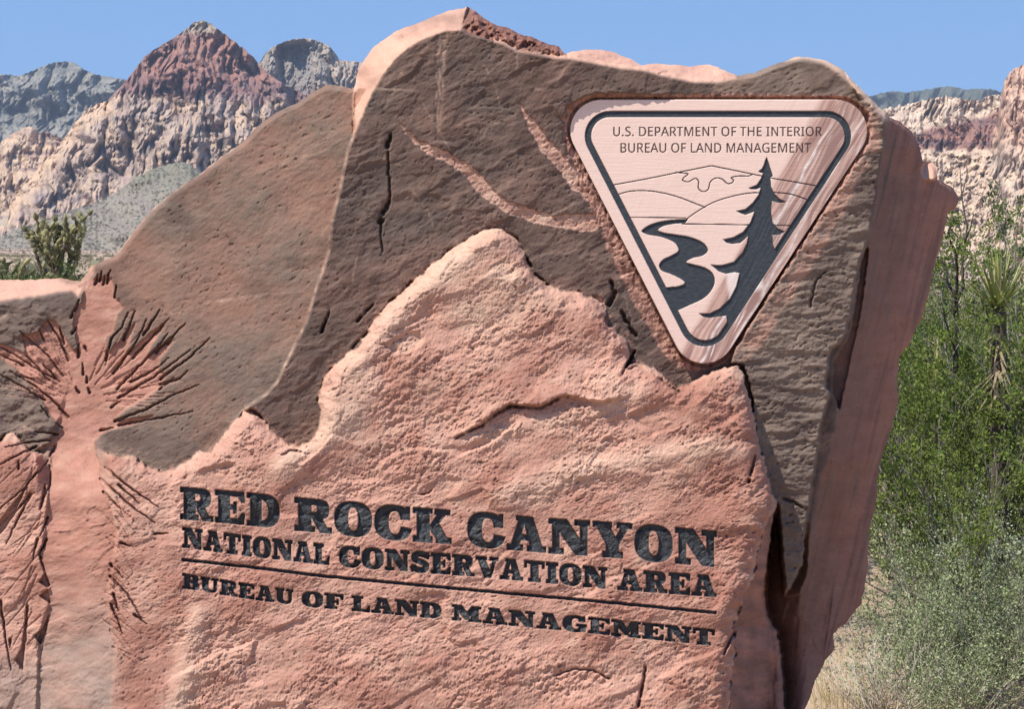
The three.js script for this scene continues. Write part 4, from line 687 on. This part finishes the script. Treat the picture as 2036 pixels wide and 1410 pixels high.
const leafGeo = (w, l, fold = 0.25) => geom([0, 0, 0, -w / 2, l * 0.5, w * fold, 0, l, 0, w / 2, l * 0.5, w * fold], [0, 2, 1, 0, 3, 2]);
const LEAF = new THREE.MeshPhysicalMaterial({ color: 0xffffff, roughness: 0.85, transmission: 0.35, thickness: 0, specularIntensity: 0.2, side: THREE.DoubleSide });
const DRYLEAF = new THREE.MeshPhysicalMaterial({ color: 0xffffff, roughness: 0.9, transmission: 0.25, thickness: 0, specularIntensity: 0.2, side: THREE.DoubleSide });
function scatter(name, geo, mat, spots, parent, colour) {            // spots: [x, y, z, dx, dy, dz, size]
  const m = new THREE.InstancedMesh(geo, mat, spots.length), M = new THREE.Matrix4(), q = new THREE.Quaternion(), up = new THREE.Vector3(0, 1, 0), d = new THREE.Vector3(), s = new THREE.Vector3(), p = new THREE.Vector3(), q2 = new THREE.Quaternion(), C = new THREE.Color();
  spots.forEach(([x, y, z, dx, dy, dz, k], i) => { d.set(dx, dy, dz).normalize(); q.setFromUnitVectors(up, d); q2.setFromAxisAngle(up, rnd() * 6.28); q.multiply(q2); m.setMatrixAt(i, M.compose(p.set(x, y, z), q, s.set(k, k, k))); const c = colour(); m.setColorAt(i, C.setRGB(c[0], c[1], c[2])); });
  m.name = name; m.castShadow = m.receiveShadow = true; m.userData.kind = 'stuff'; parent.add(m); return m;
}
function grow(tw, leaves, o, start, dir, len, r, level) {
  const n = Math.max(3, Math.round(len / o.seg)), q = [start.slice()]; let d = dir.slice(), p = start.slice();
  for (let k = 0; k < n; k++) {
    d = [d[0] + rr(-1, 1) * o.crook, d[1] + rr(-1, 1) * o.crook * 0.7 + o.lift, d[2] + rr(-1, 1) * o.crook]; const L = Math.hypot(...d); d = d.map((x) => x / L);
    p = [p[0] + d[0] * len / n, Math.max(0.01, p[1] + d[1] * len / n), p[2] + d[2] * len / n]; q.push(p);
    const t = (k + 1) / n;
    if (level < o.levels && t > o.bare && rnd() < o.split) {
      const a = rr(0, 6.28), sp = rr(0.4, 0.95), e = [d[0] + Math.cos(a) * sp, d[1] + rr(-0.2, 0.5), d[2] + Math.sin(a) * sp], E = Math.hypot(...e);
      grow(tw, leaves, o, p, e.map((x) => x / E), len * rr(...o.kid), r * (1 - 0.6 * t) * 0.7, level + 1);
    }
    if (p[1] > o.leafFrom * o.height && (level >= o.levels - 1 || t > 0.6)) { const m = o.clumps && rnd() > o.clumps ? 0 : o.leaves * rnd(); for (let i = 0; i < m; i++) { const s = o.spread; leaves.push([p[0] + rr(-s, s), p[1] + rr(-s, s), p[2] + rr(-s, s), d[0] * 0.6 + rr(-1, 1), d[1] * 0.6 + rr(-0.4, 1), d[2] * 0.6 + rr(-1, 1), rr(0.7, 1.3)]); } }
  }
  tw.line(q, r, r * 0.35, mixc(o.bark, o.barkTip, level / Math.max(1, o.levels)), o.barkTip);
}
function bush(name, label, category, group, o) {
  o = { kid: [0.32, 0.55], stems: 14, levels: 2, seg: 0.10, crook: 0.22, lift: 0.04, split: 0.55, bare: 0.2, leaves: 6, leafFrom: 0.25, spread: 0.03, tilt: [0.15, 0.75], bark: [0.16, 0.13, 0.11], barkTip: [0.26, 0.22, 0.18], leafW: 0.006, leafL: 0.014, radius: 0.006, foot: 0.12, ...o };
  const x = (o.px - CX) * S * o.d / D, z = D - o.d, y = o.y ?? groundY(x, z) - 0.02;
  const t = thing(name, label, category, [x, y, z], group), tw = new Twigs(), lv = [];
  for (let s = 0; s < o.stems; s++) { const a = s / o.stems * 6.283 + rr(-0.3, 0.3), k = rr(o.tilt[0], o.tilt[1]), L = o.height * rr(0.75, 1.1) / Math.max(0.55, Math.cos(k)); grow(tw, lv, o, [Math.cos(a) * o.foot * rnd(), 0, Math.sin(a) * o.foot * rnd()], [Math.cos(a) * Math.sin(k), Math.cos(k), Math.sin(a) * Math.sin(k)], L, o.radius * rr(0.7, 1.2), 0); }
  part('branches', tw.geo(), BARK, t);
  if (o.most && lv.length > o.most) { const keep = o.most / lv.length; lv.splice(0, lv.length, ...lv.filter(() => rnd() < keep)); }
  if (lv.length) scatter('foliage', leafGeo(o.leafW, o.leafL), o.leafMat ?? LEAF, lv, t, () => { const u = rnd(), c = mixc(o.leafA, o.leafB, u), k = rr(0.75, 1.2); return [c[0] * k, c[1] * k, c[2] * k]; });
  return t;
}
const CREO = { leafA: [0.080, 0.130, 0.022], leafB: [0.235, 0.285, 0.065], stems: 20, levels: 3, kid: [0.28, 0.48], leaves: 24, clumps: 0.6, spread: 0.034, leafW: 0.014, leafL: 0.028, seg: 0.10, leafFrom: 0.36, radius: 0.010, bark: [0.075, 0.062, 0.055], barkTip: [0.30, 0.27, 0.23], tilt: [0.12, 0.85], crook: 0.34, lift: 0.03, split: 0.5, bare: 0.3 };
const CG = 'creosote bushes right of the boulder';
const creo0 = bush('creosote_bush', 'leafy green creosote bush just behind the right flank of the boulder', 'bush', CG, { ...CREO, px: 1865, d: 9.8, height: 1.68 });
bush('creosote_bush', 'dense bright green creosote bush at the right edge under the yucca', 'bush', CG, { ...CREO, px: 2045, d: 9.5, height: 1.58, stems: 22 });
bush('creosote_bush', 'darker creosote bush farther back below the bare twigs', 'bush', CG, { ...CREO, px: 1790, d: 12, height: 1.70, leafA: [0.06, 0.11, 0.025], leafB: [0.13, 0.19, 0.05] });
bush('creosote_bush', 'low creosote bush in the back row left of the green yucca', 'bush', CG, { ...CREO, px: 1945, d: 11.5, height: 1.58 });
for (const [px, d, k, turn, label] of [[1975, 9.0, 0.74, 2.1, 'small creosote bush in front of the spiky yucca stem'], [1835, 13.6, 1.0, 4.0, 'creosote bush in the far row nearest the boulder'], [1930, 14.2, 1.02, 1.0, 'creosote bush in the middle of the far row'], [2030, 13.2, 0.98, 5.2, 'creosote bush at the right end of the far row']]) {
  const x = (px - CX) * S * d / D, z = D - d, c = creo0.clone(); c.name = numbered('creosote_bush'); c.position.set(x, groundY(x, z) - 0.02, z); c.rotation.y = turn; c.scale.set(k, k * 1.04, k); scene.add(c); tag(c, label, 'bush', CG);
}
bush('tall_shrub', 'tall open leafy shrub reaching the sky at the right edge of the view', 'shrub', null, { ...CREO, px: 2058, d: 10.5, height: 3.45, levels: 2, stems: 7, kid: [0.07, 0.13], tilt: [0.0, 0.05], crook: 0.12, lift: 0.05, leafFrom: 0.66, bare: 0.6, leaves: 24, split: 0.7, radius: 0.016, leafA: [0.085, 0.13, 0.05], leafB: [0.16, 0.20, 0.09] });
{
  const root = far(1900, 627, 10.9), gy = groundY(root[0], root[2]), t = thing('bare_shrub', 'thin dark leafless shrub with a small green tuft beside the boulder', 'shrub', [root[0], gy, root[2]]), tw = new Twigs(), lv = [];
  const bough = (p, r0, r1, depth) => { r0 *= 1.25; r1 *= 1.25; const q = rough(pts(p), 1.6, 0.05, false).filter((v, i, a) => i % 3 === 0 || i === a.length - 1).map(([x, y], i) => { const v = far(x, y, 10.9 + depth * i * 0.03); return [v[0] - root[0], v[1] - gy, v[2] - root[2]]; }); tw.line(q, r0, r1, [0.05, 0.04, 0.035], [0.085, 0.07, 0.06]); return q[q.length - 1]; };
  bough('1908,1200 1900,1050 1904,900 1898,740 1899,627 1895,585', 0.024, 0.018, 0);
  bough('1895,585 1882,555 1878,526 1865,496 1862,476', 0.012, 0.004, 1); bough('1899,627 1903,543 1901,509 1890,483 1886,454 1894,436', 0.014, 0.006, -1); bough('1897,610 1914,568 1911,526 1918,483 1920,445 1911,390 1907,331', 0.013, 0.003, 1);
  bough('1878,526 1862,520 1848,532', 0.006, 0.002, -2); bough('1901,509 1909,470 1906,440', 0.007, 0.003, 2); bough('1918,483 1930,450 1934,420', 0.006, 0.002, -1); bough('1882,555 1866,560 1852,552', 0.005, 0.002, 1); bough('1911,526 1925,505 1929,480', 0.005, 0.002, 1); bough('1911,390 1922,350 1920,318', 0.004, 0.002, 1); bough('1903,543 1893,520 1891,500', 0.006, 0.003, 1); bough('1899,700 1880,640 1872,600', 0.008, 0.003, -1);
  part('branches', tw.geo(), BARK, t);
  const e = far(1892, 436, 10.9); for (let i = 0; i < 260; i++) { const a = rnd() * 6.28, r = 0.075 * Math.sqrt(rnd()); lv.push([e[0] - root[0] + Math.cos(a) * r * 1.3, e[1] - gy + Math.sin(a) * r * 0.8, e[2] - root[2] + rr(-0.06, 0.06), rr(-1, 1), rr(-0.2, 1), rr(-1, 1), rr(0.7, 1.2)]); }
  scatter('foliage', leafGeo(0.012, 0.026), LEAF, lv, t, () => mixc(CREO.leafA, CREO.leafB, rnd()));
}
const SAGE = { bark: [0.34, 0.30, 0.24], barkTip: [0.56, 0.51, 0.42], stems: 40, levels: 2, seg: 0.07, leaves: 17, clumps: 0.65, leafFrom: 0.35, spread: 0.035, leafW: 0.010, leafL: 0.017, leafA: [0.13, 0.175, 0.07], leafB: [0.44, 0.49, 0.28], leafMat: DRYLEAF, radius: 0.005, tilt: [0.1, 0.95], split: 0.6 };
const SG = 'grey sage bushes right of the boulder';
bush('sage_bush', 'grey green sage bush at the foot of the boulder on its right', 'bush', SG, { ...SAGE, px: 1835, d: 8.5, height: 0.56 });
bush('sage_bush', 'grey green sage bush in the bottom right corner', 'bush', SG, { ...SAGE, px: 1985, d: 8.2, height: 0.66 });
bush('sage_bush', 'silvery sage bush at the right edge below the creosote', 'bush', SG, { ...SAGE, px: 2070, d: 8.9, height: 0.66, leafA: [0.27, 0.32, 0.19], leafB: [0.52, 0.56, 0.40] });
bush('sage_bush', 'small sage bush between the dry twigs and the corner sage bush', 'bush', SG, { ...SAGE, px: 1895, d: 7.85, height: 0.38 });
bush('dry_bush', 'pale dry twiggy bush with almost no leaves at the bottom right beside the boulder', 'bush', null, { ...SAGE, px: 1750, d: 8.1, height: 0.36, stems: 60, leaves: 0.8, bark: [0.46, 0.41, 0.33], barkTip: [0.68, 0.62, 0.52] });
function yucca(label, px, py, d, n, L, colA, colB, stem) {
  const p = far(px, py, d), gy = groundY(p[0], p[2]), t = thing('yucca', label, 'yucca', [p[0], gy, p[2]], null), h = p[1] - gy;
  const tr = new THREE.CylinderGeometry(n > 20 ? 0.045 : 0.018, n > 20 ? 0.06 : 0.03, h, 10, 12); { const a = tr.attributes.position; for (let i = 0; i < a.count; i++) { const k = 1 + 0.25 * noise(a.getX(i) * 60, a.getY(i) * 40); a.setX(i, a.getX(i) * k); a.setZ(i, a.getZ(i) * k); } tr.computeVertexNormals(); tr.translate(0, h / 2, 0); }
  if (stem) part('trunk', tr, new THREE.MeshStandardMaterial({ color: new THREE.Color().setRGB(0.085, 0.066, 0.05), roughness: 1 }), t);
  const mats = [0, 1, 2].map((k) => new THREE.MeshPhysicalMaterial({ color: new THREE.Color().setRGB(...mixc(colA, colB, k / 2)), roughness: 0.6, transmission: 0.2, thickness: 0, side: THREE.DoubleSide }));
  const dead = new THREE.MeshStandardMaterial({ color: new THREE.Color().setRGB(0.24, 0.19, 0.11), roughness: 1, side: THREE.DoubleSide });
  const P = [], I = []; for (let k = 0; k <= 8; k++) { const s = k / 8, w = 0.0115 * (1 - s * s) + 0.0008, y = s, b = -0.10 * s * s; P.push(-w, y, b + w * 0.5, 0, y, b, w, y, b + w * 0.5); if (k) { const o = k * 3; I.push(o - 3, o - 2, o, o - 2, o + 1, o, o - 2, o - 1, o + 1, o - 1, o + 2, o + 1); } }
  const blade = geom(P, I);
  if (n > 20) for (let i = 0; i < 70; i++) { const m = part('leaf', blade, dead, t); m.position.set(0, h - 0.05 - 0.55 * rnd(), 0); m.rotation.order = 'YXZ'; m.rotation.set(rr(1.9, 2.8), i * 2.4, 0); m.scale.set(0.8, L * rr(0.5, 0.8), L * 0.5); }
  for (let i = 0; i < n; i++) { const m = part('leaf', blade, mats[i % 3], t), a = i * 2.4, k = 0.12 + 1.35 * (i / n); m.position.set(0, h - 0.02 * (i / n), 0); m.rotation.order = 'YXZ'; m.rotation.set(k, a, 0); m.scale.set(1, L * rr(0.8, 1.1), L); }
}
yucca('green spiky yucca head above the bushes at the right edge', 1985, 608, 9.2, 64, 0.40, [0.17, 0.20, 0.06], [0.36, 0.36, 0.12], true);
yucca('small yellowed yucca with a few upright blades between the creosote branches', 1857, 752, 10.9, 9, 0.3, [0.34, 0.32, 0.10], [0.48, 0.42, 0.16], true);
yucca('dried yellow yucca tuft low among the branches at the right', 1975, 930, 10.2, 8, 0.24, [0.40, 0.30, 0.12], [0.48, 0.36, 0.15], true);

// cactus and shrubs seen over the low left end of the boulder
function cholla(label, px, d, height, spreadK, n) {
  const x = (px - CX) * S * d / D, z = D - d, t = thing('cholla_cactus', label, 'cactus', [x, groundY(x, z) - 0.03, z], 'cholla cacti behind the left end of the boulder');
  const q = []; for (let i = 0; i <= 7; i++) { const s = i / 7; q.push(new THREE.Vector2(Math.max(0.0005, 0.0165 * Math.sin(Math.PI * Math.pow(clamp(s * 0.9 + 0.08), 0.7))), s)); }
  const lathe = new THREE.LatheGeometry(q, 8); { const a = lathe.attributes.position; for (let i = 0; i < a.count; i++) { const k = 1 + 0.3 * Math.sin(Math.atan2(a.getZ(i), a.getX(i)) * 4) * Math.sin(a.getY(i) * 25); a.setX(i, a.getX(i) * k); a.setZ(i, a.getZ(i) * k); } lathe.computeVertexNormals(); }
  const mats = [[0.10, 0.095, 0.045], [0.17, 0.16, 0.075], [0.30, 0.28, 0.13], [0.09, 0.06, 0.045]].map((c) => new THREE.MeshStandardMaterial({ color: new THREE.Color().setRGB(...c), roughness: 0.9 }));
  const up = new THREE.Vector3(0, 1, 0), sp = []; let count = 0;
  const joint = (p, dir, L, w, old) => {
    if (count++ > n) return;
    const m = part('joint', lathe, old ? mats[3] : mats[Math.floor(rnd() * 3)], t); m.position.copy(p); m.quaternion.setFromUnitVectors(up, dir); m.scale.set(w, L, w);
    const e = p.clone().addScaledVector(dir, L * 0.96);
    for (let i = 0; i < 26; i++) { const s = rnd(), a = rnd() * 6.28, b = new THREE.Vector3(Math.cos(a), 0.25, Math.sin(a)).applyQuaternion(m.quaternion), c = p.clone().addScaledVector(dir, L * s).addScaledVector(b, 0.012 * w); sp.push([c.x, c.y, c.z, b.x, b.y, b.z, rr(0.6, 1.2)]); }
    return e;
  };
  const front = [];
  const tw = new Twigs();
  for (let i = 0; i < 15; i++) { const a = i / 15 * 6.28 + rr(-0.3, 0.3), k = rr(0.05, 0.62) * spreadK, H = height * rr(0.30, 0.66), e = new THREE.Vector3(Math.cos(a) * Math.sin(k) * H, Math.cos(k) * H, Math.sin(a) * Math.sin(k) * H); tw.line([[Math.cos(a) * 0.04, 0, Math.sin(a) * 0.04], [e.x * 0.4 + rr(-0.03, 0.03), e.y * 0.5, e.z * 0.4 + rr(-0.03, 0.03)], [e.x, e.y, e.z]], 0.026, 0.017, [0.06, 0.045, 0.035], [0.10, 0.08, 0.055]); front.push({ p: e, d: new THREE.Vector3(Math.cos(a) * Math.sin(k), Math.cos(k), Math.sin(a) * Math.sin(k)), g: 3 }); }
  part('stems', tw.geo(), BARK, t);
  while (front.length && count < n) {
    const f = front.shift(), e = joint(f.p, f.d, rr(0.065, 0.10), f.g < 3 ? 1.5 : rr(1.3, 1.8), f.g < 4 && rnd() < 0.75); if (!e || e.y > height * rr(0.85, 1.1)) continue;
    const kids = f.g < 1 ? 1 : rnd() < 0.36 ? 2 : 1;
    for (let k = 0; k < kids; k++) { const d = f.d.clone().add(new THREE.Vector3(rr(-0.7, 0.7), rr(0, 0.35), rr(-0.7, 0.7))).normalize(); front.push({ p: e, d, g: f.g + 1 }); }
  }
  scatter('spines', leafGeo(0.004, 0.024, 0), DRYLEAF, sp, t, () => { const k = rr(0.5, 1); return [0.62 * k, 0.56 * k, 0.34 * k]; });
}
cholla('large dark stemmed cholla cactus with pale yellow spiny tips behind the low left rock', 114, 16, 0.98, 1, 290);
cholla('small pale cholla cactus at the left edge behind the low rock', 22, 15.5, 0.6, 1.7, 90);
const GREEN = { bark: [0.09, 0.13, 0.05], barkTip: [0.14, 0.20, 0.07], stems: 46, levels: 2, seg: 0.07, leaves: 3, leafFrom: 0.2, spread: 0.03, leafW: 0.010, leafL: 0.05, leafA: [0.07, 0.11, 0.03], leafB: [0.13, 0.18, 0.05], radius: 0.004, tilt: [0.05, 0.8], crook: 0.12, split: 0.6 };
bush('green_shrub', 'low bright green shrub under the large cholla cactus', 'shrub', 'green shrubs behind the low left rock', { ...GREEN, px: 95, d: 14.6, height: 0.36 });
bush('green_shrub', 'low green shrub touching the slab where the left rock steps up', 'shrub', 'green shrubs behind the low left rock', { ...GREEN, px: 165, d: 14.3, height: 0.34 });
bush('green_shrub', 'low green shrub at the left edge of the view', 'shrub', 'green shrubs behind the low left rock', { ...GREEN, px: 10, d: 14.4, height: 0.32 });

// ground cover
{
  const spots = []; for (let i = 0; i < 2600; i++) { const x = rr(1.0, 7), z = rr(-10, -2.2), y = groundY(x, z); if (fbm(x * 0.9, z * 0.9, 2) < -0.05) continue; spots.push([x, y, z, rr(-0.5, 0.5), 1, rr(-0.5, 0.5), rr(0.6, 1.4)]); }
  const g = scatter('dry_grass', leafGeo(0.006, 0.14, 0.1), DRYLEAF, spots, scene, () => mixc([0.42, 0.33, 0.13], [0.62, 0.52, 0.30], rnd())); tag(g, 'short straw yellow dry grass on the ground under the bushes', null, null, 'stuff');
  for (const [px, d, h, n, label] of [[1900, 9.1, 0.62, 420, 'upright pale straw grass tuft between the sage bushes and the creosote'], [1685, 8.3, 0.28, 150, 'low pale grass tuft against the foot of the boulder']]) {
    const x = (px - CX) * S * d / D, z = D - d, t = thing('grass_tuft', label, 'grass', [x, groundY(x, z), z]), tw = new Twigs();
    for (let i = 0; i < n; i++) { const a = rnd() * 6.28, r = 0.22 * Math.sqrt(rnd()), k = rr(0, 0.5), H = h * rr(0.5, 1.1), c = mixc([0.45, 0.36, 0.18], [0.66, 0.57, 0.36], rnd()), q = []; for (let s = 0; s <= 4; s++) { const u = s / 4; q.push([Math.cos(a) * (r + Math.sin(k) * H * u * u), H * u, Math.sin(a) * (r + Math.sin(k) * H * u * u)]); } tw.line(q, 0.0022, 0.0007, c); }
    part('blades', tw.geo(), BARK, t).userData.kind = 'stuff';
  }
  const pebble = new THREE.IcosahedronGeometry(1, 1); { const a = pebble.attributes.position; for (let i = 0; i < a.count; i++) { const k = 1 + 0.5 * noise(a.getX(i) * 1.7 + 3, a.getY(i) * 1.7 + a.getZ(i)); a.setXYZ(i, a.getX(i) * k, a.getY(i) * k * 0.6, a.getZ(i) * k); } pebble.computeVertexNormals(); }
  const ps = []; for (let i = 0; i < 9000; i++) { const x = rr(0.2, 6), z = rr(-7, 1.5); ps.push([x, groundY(x, z), z, rr(-0.2, 0.2), 1, rr(-0.2, 0.2), rr(0.003, 0.014) * (rnd() < 0.04 ? 3 : 1)]); }
  tag(scatter('gravel', pebble, new THREE.MeshStandardMaterial({ roughness: 1 }), ps, scene, () => mixc([0.30, 0.21, 0.16], [0.52, 0.42, 0.33], rnd())), 'scattered gravel on the ground right of the boulder', null, null, 'stuff');
  // far scrub: clumps of small leaves, too many and too far to count
  const P = [], I = []; for (let i = 0; i < 170; i++) { const a = rnd() * 6.28, r = Math.sqrt(rnd()) * 0.5, y = rr(0.05, 0.75) * (1 - r), x = Math.cos(a) * r, z = Math.sin(a) * r, o = P.length / 3, s = 0.075; P.push(x + rr(-s, s), y + rr(-s, s), z + rr(-s, s), x + rr(-s, s), y + rr(-s, s), z + rr(-s, s), x + rr(-s, s), y + rr(0, s), z + rr(-s, s)); I.push(o, o + 1, o + 2); }
  const clump = geom(P, I), fs = [];
  for (let i = 0; i < 15000; i++) { const d = 19 + 1500 * Math.pow(rnd(), 1.7), a = rr(-0.62, 0.62), x = Math.sin(a) * d, z = D - Math.cos(a) * d; fs.push([x, groundY(x, z) - 0.03, z, 0, 1, 0, rr(0.5, 1.3)]); }
  tag(scatter('desert_scrub', clump, new THREE.MeshPhysicalMaterial({ roughness: 1, side: THREE.DoubleSide, specularIntensity: 0.1 }), fs, scene, () => mixc([0.10, 0.11, 0.06], [0.26, 0.24, 0.17], rnd())), 'low desert scrub dotting the plain in front of the mountains', null, null, 'stuff');
  // shrubs on the foothill slope
  const a = slope1.geometry.attributes.position, hs = []; for (let i = 0; i < 9000; i++) { const n = Math.floor(rnd() * a.count); hs.push([a.getX(n) + rr(-3, 3), a.getY(n) - 0.3, a.getZ(n) + rr(-3, 3), 0, 1, 0, rr(1.6, 5.5)]); }
  tag(scatter('hillside_scrub', clump, new THREE.MeshPhysicalMaterial({ roughness: 1, side: THREE.DoubleSide, specularIntensity: 0.1 }), hs, scene, () => mixc([0.075, 0.085, 0.05], [0.19, 0.19, 0.13], rnd())), 'dark shrubs dotting the grey foothill slope', null, null, 'stuff');
}

renderer.render(scene, camera);
